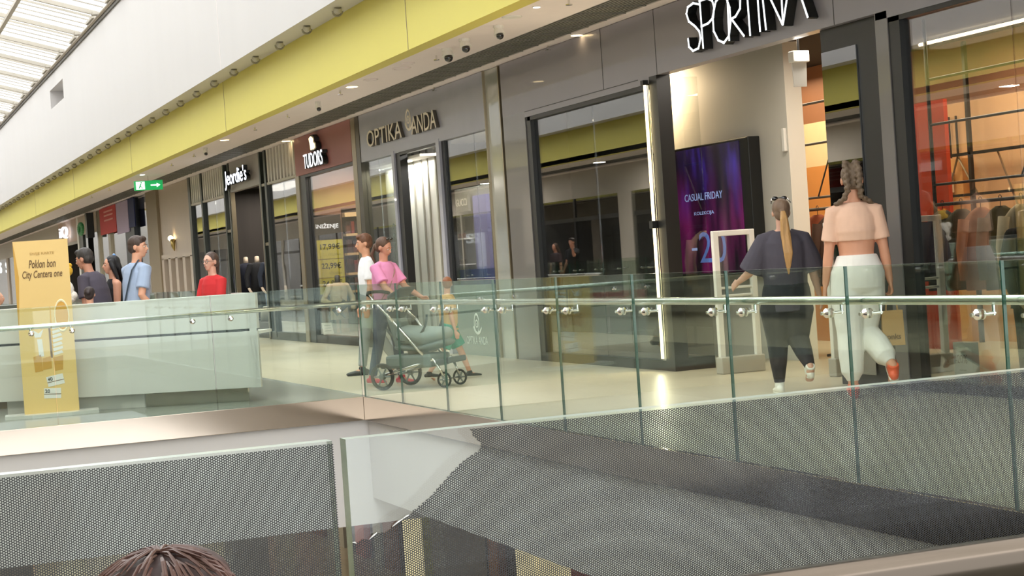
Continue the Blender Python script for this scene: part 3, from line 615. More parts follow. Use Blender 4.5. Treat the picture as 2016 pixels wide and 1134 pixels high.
# security gates
def gate(x, y, w, label):
    t = thing('security_gate', label, 'anti-theft gate', (x+w/2, y, 0)); h = 1.44
    MB().box(x, x+.06, y-.03, y+.03, .16, h).box(x+w-.06, x+w, y-.03, y+.03, .16, h).box(x+.06, x+w-.06, y-.03, y+.03, h-.055, h).box(x+.06, x+w-.06, y-.015, y+.015, .85, .875).box(x+.06, x+w-.06, y-.015, y+.015, .77, .795).build('frame', m_wframe, t, bevel=.008)
    MB().box(x+.06, x+w-.06, y-.004, y+.004, .88, h-.055).build('clear_panel', g_clear, t)
    MB().box(x-.01, x+w+.01, y-.07, y+.07, 0, .17).build('base', mat('gate_base_grey', 'B5AFA4', .4), t, bevel=.01)
gate(8.22, 15.85, .47, 'left white anti-theft gate in front of the purple screen'); gate(8.62, 14.35, .47, 'middle white anti-theft gate between the two women'); gate(9.0, 13.75, .48, 'right white anti-theft gate right of the woman in white trousers')
# ---- pier between shops ----
P_ = front('pier_cladding', 'pale grey metal pier with bronze edges between slate and charcoal shopfronts', 21.38, 21.96); P_['category'] = 'pier'
strut(P_, 'sheet', 21.40, 21.94, 0, 3.80, mat('satin_panel', 'B2B4AE', .12, metal=.25, var=.04, coat=.4), XF-.02, XF+.06)
strut(P_, 'edge_trim', 21.37, 21.40, 0, 3.80, m_brass, XF-.05, XF+.07); strut(P_, 'edge_trim', 21.94, 21.97, 0, 3.80, m_brass, XF-.05, XF+.07)
# ---- 2. optician (slate) ----
O_ = front('shopfront', 'slate grey optician shopfront with cream lettering and an eye emblem', 22, 28.2)
strut(O_, 'header', 21.99, 28.1, 3.04, 3.80, m_slate, XF-.04, XF+.1)
strut(O_, 'frame_post', 27.92, 28.14, 0, 3.80, mat('dark_bronze', '4A4438', .3, metal=.6), XF-.05, XF+.08)
strut(O_, 'door_post', 26.10, 26.22, 0, 3.08, m_slate, XF-.05, XF+.1); strut(O_, 'door_post', 25.88, 26.10, 0, 3.04, m_black, XF-.02, XF+.1); strut(O_, 'door_post', 23.92, 24.06, 0, 3.08, m_slate, XF-.05, XF+.1); strut(O_, 'door_post', 23.80, 23.92, .1, 3.04, m_black, XF-.01, XF+.1)
strut(O_, 'door_lintel', 24.06, 25.88, 3.0, 3.04, m_black)
g_frost = glass('pale_frosted_glass', (.82, .86, .84), .16)
pane(O_, 27.15, 27.92, .1, 3.04, g_frost); pane(O_, 26.22, 27.14, .1, 3.04, g_frost); pane(O_, 22.0, 22.62, .1, 3.04); pane(O_, 22.63, 23.8, .1, 3.04)
strut(O_, 'base_band', 22.0, 23.8, .0, .98, mat('slate_base', '6F7E78', .2, coat=.5), XF-.01, XF+.02); strut(O_, 'base_band', 26.2, 27.92, 0, .12, m_slate)
m_wl = mat('white_ink', 'DCE6DF', .5)
text('base_lettering', 'OPTIKA ANDA', m_wl, O_, (XF-.012, 23.38, .155), FR, FU, w=.86, h=.11, depth=.002)
def eye(yc, zc, k, mt, parent, x, d):
    b = MB(); b.torus((x, yc, zc), .12*k, .017*k, (1, 0, 0), n=28, m=6); b.v = [(v[0], v[1]*1 if 0 else yc+(v[1]-yc)*.85, zc+(v[2]-zc)*1.15) for v in b.v]
    b.torus((x, yc, zc), .05*k, .013*k, (1, 0, 0), n=20, m=6); b.ball((x, yc, zc), (.012*k, .012*k, .016*k), 8, 6)
    b.torus((x, yc-.03*k, zc+.06*k), .20*k, .022*k, (1, 0, 0), n=18, m=6, a0=math.radians(35), a1=math.radians(150), xd=(0, -1, 0))
    b.v = [(x+(v[0]-x)*d, v[1], v[2]) for v in b.v]
    return b.build('eye_emblem', mt, parent, smooth=True)
eye(22.92, .44, .95, m_wl, O_, XF-.015, .15)
eye(25.10, 3.47, 1.05, m_cream, O_, XF-.10, .35)
text('header_lettering', 'OPTIKA', m_cream, O_, (XF-.098, 27.32, 3.235), FR, FU, w=1.85, h=.26, depth=.003); text('letter_shadow_body', 'OPTIKA', mat('letter_shade_grey', '5E5850', .6), O_, (XF-.045, 27.32, 3.235), FR, FU, w=1.85, h=.26, depth=.05)  # darker grey body paints the shaded sides of the cream letters
text('header_lettering', 'ANDA', m_cream, O_, (XF-.098, 24.98, 3.235), FR, FU, w=1.15, h=.26, depth=.003); text('letter_shadow_body', 'ANDA', mat('letter_shade_grey', '5E5850', .6), O_, (XF-.045, 24.98, 3.235), FR, FU, w=1.15, h=.26, depth=.05)
for i, ch in enumerate('OPTIKA'): text('window_lettering', ch, mat('window_ink', '5A6662', .5), O_, (XF+.018, 26.62, 1.86-.15*i), FR, FU, h=.12, w=.10 if ch != 'I' else .02, depth=.002)
# interior of the optician
struct('wall_right', MB().box(11.0, 11.1, 21.4, 28.1, 0, 3.5), mat('optician_wall', 'D8D4C8', .6)); struct('ceiling', MB().box(XF+.11, 11.0, 21.4, 28.15, 3.3, 3.36), m_wframe); struct('ceiling', MB().box(XF+.11, 8.6, 25.3, 28.15, 2.93, 2.97), m_wframe)
b = MB().box(8.62, 8.7, 25.3, 28.15, 0, 3.2)
struct('wall_right', b, mat('white_folding_wall', 'DEDCD2', .5)); b = MB()
for y in (26.55, 26.15, 25.85, 25.45): b.box(8.60, 8.62, y, y+.05, 0, 3.2)
trim(b, mat('groove_shadow_grey', '9C988C', .6))
one(MB().box(8.58, 8.62, 27.05, 27.2, 1.15, 1.22).build('door_handle_plate', m_black), 'small black handle plate on the white folding wall', 'handle')
downlight_i = thing('interior_downlight', 'bright round downlight inside the optician doorway', 'ceiling light', (8.42, 26.2, 2.93)); MB().cyl((8.42, 26.2, 2.91), (8.42, 26.2, 2.93), .05, 18).build('lens', m_lampw, downlight_i)
downlight_i = thing('interior_downlight', 'bright round downlight behind the optician right window', 'ceiling light', (9.3, 23.9, 3.3)); MB().cyl((9.3, 23.9, 3.27), (9.3, 23.9, 3.30), .11, 18).build('lens', m_lampw, downlight_i)
m_lilac = mat('lilac_panel', '9A98C8', .5); m_blue = mat('blue_panel', '3E4E98', .5)
t = thing('display_case', 'optician display case with lilac and blue panels and shelves of glasses', 'display case', (9.35, 25.7, 0))
MB().box(9.25, 9.45, 24.6, 27.0, 0, 2.45).build('carcass', mat('case_grey', '8F8D84', .5), t)
bx('back_panel', m_lilac, 9.19, 9.25, 24.95, 25.55, .8, 2.3, t); bx('lower_panel', m_blue, 9.17, 9.25, 24.65, 26.3, 0, 1.18, t); bx('shelf_board', m_wframe, 9.08, 9.25, 25.75, 26.95, 1.25, 1.27, t); bx('shelf_board', m_wframe, 9.08, 9.25, 25.75, 26.95, 1.65, 1.67, t)
t2 = thing('brand_sign', 'small grey sign with cream capitals behind the optician right window', 'sign', (9.16, 25.9, 2.1)); bx('plate', mat('sign_grey', '8A867A', .5), 9.14, 9.18, 25.62, 26.2, 2.08, 2.34, t2); text('lettering', 'GUCCI', m_cream, t2, (9.138, 26.17, 2.17), FR, FU, w=.5, h=.11, depth=.003)
random.seed(2)
for k in range(12):
    y0_, z0_ = 26.85-.17*(k//2)-.05, 1.305+.40*(k % 2)
    o = MB().torus((9.14, y0_, z0_), .035, .006, (1, 0, 0), n=12, m=5).torus((9.14, y0_-.08, z0_), .035, .006, (1, 0, 0), n=12, m=5).build('eyeglasses', random.choice((m_black, m_brass, mat('tortoise', '6A3A22', .3))))
    one(o, 'small pair of glasses on a shelf of the optician display case', 'glasses', 'glasses on the optician shelves')
area('optician_lamp', (9.0, 24.6, 3.25), .4, 3, 60, (1, .97, .9)); area('optician_lamp', (8.46, 26.9, 2.90), .14, 2.2, 24, (1, .97, .9))
# ---- 3. menswear shop (maroon) ----
T_ = front('shopfront', 'maroon-headed menswear shopfront with white lettering and an open display window', 28.2, 32.3)
strut(T_, 'header', 28.42, 32.28, 3.10, 3.80, m_maroon, XF-.05, XF+.1); strut(T_, 'edge_trim', 28.16, 28.40, 0, 3.80, m_brass, XF-.05, XF+.08); strut(T_, 'edge_trim', 32.10, 32.28, 0, 3.10, m_brass, XF-.05, XF+.08)
strut(T_, 'frame_post', 31.68, 32.10, 0, 3.10, m_black, XF-.03, XF+.1); strut(T_, 'head_frame', 28.4, 31.7, 3.05, 3.10, m_black, XF-.03, XF+.1); strut(T_, 'plinth', 28.4, 31.7, 0, .14, mat('dark_brown_base', '3A3230', .5), XF-.02, XF+.06)
pane(T_, 28.42, 31.68, .16, 3.05, g_clear)
text('header_lettering', 'TUDORS', m_sign, T_, (XF-.16, 31.22, 3.17), FR, FU, w=1.32, h=.26, depth=.003)
text('letter_shadow_body', 'TUDORS', m_black, T_, (XF-.06, 31.22, 3.17), FR, FU, w=1.32, h=.26, depth=.09)  # black body stands in for the block shadow beside the letters
MB().prism([(XF-.17, y, z) for y, z in ((30.72, 3.68), (30.60, 3.71), (30.48, 3.66), (30.50, 3.60), (30.40, 3.57), (30.38, 3.50), (30.50, 3.47), (30.55, 3.50), (30.64, 3.47), (30.66, 3.56))], (.02, 0, 0)).build('emblem', mat('emblem_cream', 'F2E2B8', .4, emit=.9, ecol='FFE9B8'), T_)
MB().prism([(XF-.15, y, z) for y, z in ((30.75, 3.72), (30.56, 3.74), (30.42, 3.68), (30.42, 3.61), (30.32, 3.57), (30.30, 3.48), (30.48, 3.45), (30.70, 3.45))], (.09, 0, 0)).build('emblem_body', m_black, T_)
struct('wall_right', MB().box(9.9, 10.0, 28.3, 32.2, 0, 3.5), mat('brown_pink_wall', 'A8806A', .7, var=.03)); struct('ceiling', MB().box(XF+.11, 9.9, 28.3, 32.2, 3.3, 3.36), mat('brown_ceiling', '8A6A58', .7))
struct('wall_right', MB().box(XF+.1, 9.9, 32.14, 32.28, 0, 3.5), mat('brown_pink_wall', 'A8806A', .7, var=.03)); struct('floor', MB().box(XF+.07, 9.9, 28.3, 32.13, 0, .14), mat('display_floor', '6A5A50', .5))
area('menswear_lamp', (9.0, 30.2, 3.25), .8, 3, 40, (1, .9, .78))
t = thing('price_board', 'tall price board, black heading above three yellow price panels', 'sign', (8.62, 32.1, .14))
m_py = mat('price_yellow', 'E8DE56', .5); m_pk = mat('price_ink', '2A3020', .6); RX = (1, 0, 0)
bx('heading_panel', mat('heading_black', '2C2624', .5), 8.335, 8.895, 32.09, 32.13, 1.895, 2.35, t)
for z0, z1, a, s_ in ((1.53, 1.885, '17,99€', '135,50kn'), (1.18, 1.52, '22,99€', '173,00kn'), (.87, 1.17, '24,99€', '')):
    pp = bx('price_panel', m_py, 8.345, 8.905, 32.09, 32.13, z0, z1, t); text('price_text', a, m_pk, pp, (8.47, 32.088, z0+(z1-z0)*.45), RX, FU, w=.38, h=.125, depth=.003, bold=.01)
    if s_: text('small_text', s_, mat('price_small_ink', 'A8A040', .6), pp, (8.62, 32.088, z0+.05), RX, FU, w=.23, h=.05, depth=.003)
text('heading_text', 'SNIŽENJE', mat('white_text_lit', 'F4F6FA', .5, emit=.5), t, (8.385, 32.088, 2.08), RX, FU, w=.46, h=.12, depth=.004, bold=.01)
bx('stand', m_black, 8.56, 8.68, 32.1, 32.13, .14, .87, t)
t = thing('shelf_unit', 'lit wooden shelf unit filled with small dark boxes beside the price board', 'shelf', (9.2, 32.0, .14)); m_shw = mat('pale_wood_lit', 'F0D09A', .5)
bx('back', m_dint, 8.93, 9.85, 32.10, 32.13, .14, 2.45, t)
zs = (2.29, 1.93, 1.57, 1.20, .87)
for z in zs: bx('shelf_board', m_shw, 8.93, 9.85, 31.9, 32.10, z, z+(.08 if z > 2.2 else .045), t)
random.seed(9); cc_ = [mat('box_'+h, h, .5) for h in ('4A2A22', '6A3A2C', '2A2838', '3A3A48', '8A2E22', '2A221E', '5A5468')]
for z in zs[1:]:
    x = 8.95
    while x < 9.7:
        w = random.uniform(.06, .10)
        for q in range(2):
            h = random.uniform(.10, .15); o = MB().box(x, x+w, 31.93, 32.05, z+.046+.15*q, z+.046+(.15 if q == 0 else .15+h*.7)).build('accessory_box', random.choice(cc_), bevel=.004)
            one(o, 'small dark accessory box on the lit wooden shelves', 'box', 'accessory boxes on the wooden shelves')
        x += w+.02
one(MB().cyl((8.9, 29.6, 3.22), (8.95, 29.5, 3.1), .05, 12).cyl((8.9, 29.6, 3.2), (8.9, 29.6, 3.3), .012, 6).build('track_spotlight', m_lamp), 'warm track spotlight under the maroon header', 'spotlight')
one(MB().cyl((8.9, 29.0, 3.22), (8.95, 28.9, 3.08), .05, 12).cyl((8.9, 29.0, 3.2), (8.9, 29.0, 3.3), .012, 6).build('track_spotlight', m_wframe), 'white track spotlight right of the warm one under the maroon header', 'spotlight')
if 1: pass
t = thing('cardboard_notice', 'small white printed notice leaning low in the menswear window', 'sign', (8.33, 31.55, .14)); MB().prism([(8.27, 31.5, .145), (8.46, 31.5, .145), (8.45, 31.58, .36), (8.26, 31.58, .36)], (0, .01, 0)).build('sheet', m_wframe, t)
b = MB()
for z in (.20, .25, .30): b.box(8.30, 8.42, 31.495+(z-.145)*.37, 31.50+(z-.145)*.37, z, z+.015)
b.build('print_line', m_ink2, t)
# ---- 4. fashion shop with barred transom ----
J = front('shopfront', 'black-framed fashion shopfront with barred transoms and a white lit sign', 32.3, 43.1)
strut(J, 'sign_panel', 35.40, 38.3, 3.16, 3.80, mat('taupe_panel', 'A59D98', .4), XF-.03, XF+.1)
m_jf = mat('dark_green_black_frame', '2A2F28', .35)
for y, w in ((43.0, .28), (41.5, .16), (38.9, .12), (38.38, .12), (35.30, .10), (34.86, .16)): strut(J, 'mullion', y-w/2, y+w/2, .05, 3.80, m_jf, XF-.04, XF+.06)
strut(J, 'side_trim', 32.30, 32.44, 0, 3.80, m_brass); strut(J, 'side_trim', 35.4, 35.46, 0, 3.16, m_brass); strut(J, 'side_trim', 38.24, 38.32, 0, 3.8, m_brass)
strut(J, 'transom', 32.44, 34.8, 3.10, 3.15, m_brass); strut(J, 'transom', 38.9, 43.0, 3.10, 3.15, m_brass); strut(J, 'transom', 34.86, 35.3, 1.9, 1.96, m_brass); strut(J, 'transom', 34.86, 35.3, 3.1, 3.15, m_brass); strut(J, 'transom', 38.38, 38.9, 2.3, 2.36, m_brass)
m_bar = mat('pale_vertical_bar', 'E2DCD2', .4); m_bard = mat('bar_gap', '2A2E28', .5)
strut(J, 'transom_panel', 32.44, 34.8, 3.15, 3.8, m_bard, XF+.03, XF+.06); strut(J, 'transom_panel', 38.95, 43.0, 3.15, 3.8, m_bard, XF+.03, XF+.06)
for i in range(9): strut(J, 'transom_bar', 32.50+i*.262, 32.62+i*.262, 3.15, 3.8, m_bar, XF-.02, XF+.03)
for i in range(16): strut(J, 'transom_bar', 39.02+i*.247, 39.13+i*.247, 3.15, 3.8, m_bar, XF-.02, XF+.03)
for a, b_ in ((32.44, 33.6), (33.61, 34.78), (34.94, 35.25), (39.0, 40.2), (40.21, 41.42), (41.58, 42.86), (38.44, 38.84)): pane(J, a, b_, .16, 3.10, g_shopw)
strut(J, 'plinth', 32.44, 35.3, 0, .16, m_jf); strut(J, 'plinth', 38.38, 43.0, 0, .16, m_jf)
text('header_lettering', "Jeordie's", mat('blue_white_letter', 'FFFFFF', .4, emit=2.0, ecol='E6EEFF'), J, (XF-.16, 38.15, 3.2), FR, FU, w=2.15, h=.42, depth=.003, bold=.004)
text('letter_shadow_body', "Jeordie's", m_black, J, (XF-.07, 38.15, 3.2), FR, FU, w=2.15, h=.42, depth=.09, bold=.014)  # block shadow of the lettering, put in as a black body
struct('wall_right', MB().box(XF+.12, 10.6, 40.0, 40.1, 0, 3.3), mat('dark_curtain', '35302C', .8, var=.3, scale=6, stretch=(1, 3, .1))); struct('wall_right', MB().box(12.9, 13.0, 32.4, 43.1, 0, 3.5), mat('store_brown', '5A5048', .7)); struct('ceiling', MB().box(XF+.11, 12.9, 32.4, 43.1, 3.3, 3.36), m_dint)
struct('wall_right', MB().box(XF+.08, 9.6, 35.5, 39.6, 0, .32), mat('dark_wood_step', '4A4640', .6))
area('fashion_lamp', (9.2, 37.5, 3.2), .8, 4, 60, (1, .92, .82))
def mannequin(x, y, z, label, jc, head=False, skin='D9C6B0', arms_out=0.0, s=1.0, rz=0, half=False, bag=False, pants=None):
    t = thing('mannequin', label, 'mannequin', (x, y, z), rz); mb_ = mat('mann_'+skin, skin, .4); mj = mat('cloth_'+jc, jc, .85, var=.15, scale=12, bump=.3)
    zb = 0 if half else .82
    MB().loft([(0, 0, zb+.44), (0, 0, zb+.58)], [.055, .048], 12).ball((0, 0, zb+.58), (.048, .048, .02)).build('neck', mb_, t, smooth=True, local=True)
    b = MB().loft([(0, 0, zb-.22), (0, 0, zb-.05), (0, 0, zb+.12), (0, 0, zb+.32), (0, 0, zb+.42), (0, 0, zb+.46)], [(.19, .13), (.18, .125), (.165, .115), (.20, .125), (.17, .09), (.08, .07)], 18)
    for s_ in (-1, 1):
        e = Vector((s_*(.27+arms_out*.06), -.02, zb+.16)); w = Vector((s_*(.30-arms_out*.14), .06+arms_out*.16, zb-.06+arms_out*.04))
        b.loft([(s_*.18, 0, zb+.39), e, w], [.065, .055, .045], 12, round_ends=True)
    b.build('coat', mj, t, smooth=True, local=True)
    b = MB()
    for s_ in (-1, 1):
        w = Vector((s_*(.30-arms_out*.14), .06+arms_out*.16, zb-.06+arms_out*.04)); b.loft([w, w+Vector((-s_*.02, .05, -.10)), w+Vector((-s_*.06, .08, -.16))], [(.026, .02), (.035, .018), (.02, .012)], 10, round_ends=True)
    b.build('hand', mb_, t, smooth=True, local=True)
    if half: MB().cyl((0, 0, -.5), (0, 0, -.2), .014, 8).cyl((0, 0, -.52), (0, 0, -.5), .12, 18).build('stand', m_black, t, local=True)
    else:
        b = MB()
        for s_ in (-1, 1): b.loft([(s_*.09, 0, zb-.1), (s_*.10, 0, .45), (s_*.10, 0, .04)], [.09, .065, .05], 12); b.ball((s_*.10, .05, .03), (.05, .11, .035))
        b.build('trousers', mat('cloth_'+(pants or '1C1C22'), pants or '1C1C22', .9), t, smooth=True, local=True)
    for z in (zb+.30, zb+.15, zb+.0): 
        MB().ball((0, .125, z), .009, 8, 6).build('button', m_black, t, local=True)
    return t
mannequin(8.62, 31.6, .62, 'half mannequin in a cream buttoned jacket low in the menswear window', 'E2D0A8', skin='3A3630', arms_out=1.0, s=1, rz=math.pi+.35, half=True)
one(MB().obox((8.57, 31.33, .62), (.12, 0, .09), (0, .02, 0), (.045, 0, -.06)).build('clutch_bag', m_blackgl if 0 else mat('black_leather', '1C1A1A', .4), bevel=.01), 'black leather clutch held by the cream-jacketed mannequin', 'bag')
mannequin(8.50, 38.7, .32, 'mannequin in a dark navy coat, leftmost in the barred shopfront entrance', '1C2030', rz=math.pi+.2)
mannequin(8.66, 38.3, .32, 'mannequin in a long black coat with pale neck, centre of the entrance display', '15161A', rz=math.pi+.3)
mannequin(8.86, 37.9, .32, 'mannequin in a dark jacket with pale blue shirt, right of the black coat', '222A38', rz=math.pi+.3, pants='8A94A8')
t = thing('bag_on_step', 'pale canvas bag leaning on the display step at the dark entrance', 'bag', (8.6, 37.4, .32)); MB().loft([(8.6, 37.4, .32), (8.6, 37.4, .54), (8.6, 37.4, .64)], [(.16, .07), (.14, .06), (.07, .02)], 14).build('body', mat('canvas_pale', 'A39E90', .8), t, smooth=True)
# ---- 5. beige wall with niches ----
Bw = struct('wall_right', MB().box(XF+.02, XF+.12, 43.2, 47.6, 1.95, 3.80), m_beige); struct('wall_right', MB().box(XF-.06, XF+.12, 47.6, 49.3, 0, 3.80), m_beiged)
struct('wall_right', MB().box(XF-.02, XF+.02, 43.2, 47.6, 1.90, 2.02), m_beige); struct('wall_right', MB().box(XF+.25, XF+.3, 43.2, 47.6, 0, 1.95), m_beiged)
b = MB()
for i in range(5): b.box(XF-.02, XF+.26, 43.2+i*1.02, 43.2+i*1.02+.34, 0, 1.92)
struct('wall_right', b, m_beige)
t = thing('wall_lamp', 'small gold and white wall lamp on the beige wall', 'lamp', (XF, 45.7, 2.15)); MB().ball((XF-.08, 45.7, 2.42), (.07, .12, .07), 12, 8).build('glow_head', m_lamp, t, smooth=True); MB().loft([(XF-.05, 45.6, 2.38), (XF-.05, 45.55, 2.2), (XF-.02, 45.6, 2.1)], [.07, .05, .02], 10).build('bracket', mat('gold', 'B8A060', .3, metal=.7), t, smooth=True)
# ---- 6. far shops ----
K = front('shopfront', 'glass shopfront with dark post and red and lilac banners beyond the beige wall', 49.3, 59.4)
strut(K, 'frame_post', 51.6, 53.3, 0, 3.80, mat('blue_black_post', '2B3038', .4), XF-.06, XF+.1); strut(K, 'frame_post', 56.6, 57.1, 0, 3.8, m_brass); strut(K, 'frame_post', 59.2, 59.5, 0, 3.8, m_brass)
for a, b_ in ((49.4, 51.6), (53.3, 56.6), (57.1, 59.2)): pane(K, a, b_, .1, 3.78, g_shopw, XF+.03)
one(bx('banner', mat('navy_banner', '1F2A5A', .7), XF-.12, XF-.09, 51.0, 52.1, 2.95, 3.78), 'navy blue hanging banner beside the dark post', 'banner')
one(bx('banner', mat('lilac_banner', 'B8A8C4', .7), XF-.10, XF-.07, 52.3, 54.6, 2.85, 3.78), 'pale lilac hanging banner left of the navy one', 'banner')
t = thing('banner', 'red hanging banner with pale lettering left of the lilac banner', 'banner', (XF-.1, 55.6, 2.9)); bx('cloth', mat('red_banner', 'C23A3A', .7), XF-.10, XF-.07, 54.7, 58.2, 2.95, 3.78, t); 
for z in (3.35, 3.5, 3.62): bx('print_line', mat('pink_print', 'E09A94', .7), XF-.105, XF-.10, 55.3, 57.2, z, z+.05, t)
struct('wall_right', MB().box(12, 12.1, 49.3, 70, 0, 3.5), m_dint)
G = front('shopfront', 'taupe shopfront with a green leafy hanging sign', 59.6, 64.4)
strut(G, 'header', 59.6, 64.3, 3.15, 3.80, m_beige, XF-.05, XF+.1); strut(G, 'edge_trim', 64.1, 64.5, 0, 3.80, m_wframe, XF-.06, XF+.1); strut(G, 'frame_post', 63.2, 64.1, 0, 3.15, m_jf); strut(G, 'column', 60.8, 62.2, 0, 3.1, m_cream, XF+.5, XF+.9)
pane(G, 59.7, 60.9, .1, 3.15, g_shopw); pane(G, 62.3, 63.2, .1, 3.15, g_shopw)
t = thing('leaf_sign', 'green leaf-shaped hanging shop sign on a dark bracket', 'sign', (XF-.2, 61.3, 3.1)); bx('bracket', m_black, XF-.28, XF-.05, 60.0, 60.4, 2.95, 3.78, t)
b = MB(); random.seed(4)
for i in range(16):
    a = 2*math.pi*i/16; b.ball((XF-.3, 61.5+math.cos(a)*.45, 3.3+math.sin(a)*.17), (.06, .28, .07), 8, 6)
b.build('leaves', mat('leaf_green', '2E6A38', .5, emit=.1), t, smooth=True)
Q_ = front('shopfront', 'pink-beige shopfront with a small white lit sign at the far left', 64.5, 70)
strut(Q_, 'header', 64.5, 70.1, 3.0, 3.80, mat('pink_beige', 'C9AE9E', .5), XF-.05, XF+.1); strut(Q_, 'lintel', 64.5, 70.1, 2.9, 3.0, m_brass); text('header_lettering', 'iQ', m_sign, Q_, (XF-.15, 68.4, 3.15), FR, FU, w=2.2, h=.45, depth=.08)
strut(Q_, 'inner_wall', 64.6, 70.0, 0, 2.9, mat('pale_inner', 'B7B0A6', .6), XF+1.2, XF+1.3)
Z_ = front('shopfront', 'pale beige shopfronts at the far end of the hall behind the totem', 70.2, 100)
strut(Z_, 'header', 70.2, 109, 3.05, 3.80, mat('pale_beige2', 'C2B8AA', .5), XF-.05, XF+.1); strut(Z_, 'frame_post', 70.2, 70.6, 0, 3.05, m_jf)
for i in range(5): pane(Z_, 71+i*7.5, 77.5+i*7.5, .1, 3.05, g_shopw); strut(Z_, 'frame_post', 77.5+i*7.5, 78.5+i*7.5, 0, 3.05, m_beige)
text('header_lettering', 's', m_sign, Z_, (XF-.12, 96.3, 2.35), FR, FU, w=1.2, h=.55, depth=.06)
struct('wall_back', MB().box(-8.5, 13.6, 109.9, 110.1, -5, 7.5), m_wall)
mannequin(9.35, 12.35, 0, 'black-clothed mannequin behind the right window at the photo edge', '1E1418', rz=math.pi+.3, skin='C9A888')
for i in range(7): area('opposite_soffit_fill', (-3.1, 8+i*9, 3.75), .25, .25, 70, (1, .93, .82))  # fill lamps added to lift the dim soffit and walkway opposite
# ================================================================ KIOSKS AND TOTEM
def kiosk():
    A = Vector((2.31, 19.03, 0)); Bv = Vector((4.04, 18.08, 0)); d = (Bv-A).normalized(); n = Vector((-d.y, d.x, 0))
    t = thing('kiosk_counter', 'white sales kiosk with a dark groove and recessed steel plinth', 'kiosk', ((A+Bv)/2)[:])
    A = A - d*.9
    def slab(z0, z1, off, e0, e1, dep, nm, mt, **k): return MB().prism([A+d*e0+n*off+Vector((0,0,z0)), Bv-d*e1+n*off+Vector((0,0,z0)), Bv-d*e1+n*(off+dep)+Vector((0,0,z0)), A+d*e0+n*(off+dep)+Vector((0,0,z0))], (0, 0, z1-z0)).build(nm, mt, t, **k)
    slab(.147, .735, 0, 0, 0, .06, 'front_panel', m_white, bevel=.004); slab(.76, 1.13, 0, 0, 0, .10, 'front_panel', m_white, bevel=.004)
    slab(.735, .76, .02, .01, .01, .04, 'groove', m_black); slab(.0, .147, .12, .1, .18, .05, 'plinth', mat('plinth_steel', 'B7B2A8', .12, metal=1.0), )
    e_ = Vector((.12, 1.4, 0)); MB().prism([Bv-d*.08+Vector((0,0,.147)), Bv-d*.005+Vector((0,0,.147)), Bv+e_+Vector((0,0,.147)), Bv-d*.08+e_+Vector((0,0,.147))], (0, 0, .983)).build('side_panel', m_white, t)
    slab(.70, .73, .10, 0, 0, .45, 'worktop', m_wframe); slab(0, .7, .1, .05, 1.3, .4, 'cabinet', m_white)
kiosk()
t = thing('kiosk_counter', 'second white kiosk with a red stripe, left of the totem', 'kiosk', (.9, 20.5, 0))
bx('front_panel', m_white, .2, 1.95, 20.6, 20.7, .12, .62, t); bx('groove', m_black, .2, 1.95, 20.62, 20.7, .62, .65, t); bx('upper_panel', mat('kiosk_mauve_grey', 'A79C98', .4), .2, 1.95, 20.6, 20.7, .65, 1.05, t)
bx('red_stripe', mat('kiosk_red', '9E2A38', .4), .2, 1.95, 20.58, 20.6, .68, .80, t); bx('top', mat('kiosk_dark_top', '4A4F48', .4), .15, 1.98, 20.56, 21.3, 1.05, 1.16, t); bx('plinth', m_beiged, .25, 1.9, 20.7, 20.8, 0, .12, t); bx('cabinet', m_white, .25, 1.9, 20.8, 21.3, 0, 1.05, t)
for i in range(5): bx('bead', m_wframe, 1.45+.09*i, 1.51+.09*i, 20.54, 20.56, 1.08, 1.11, t)
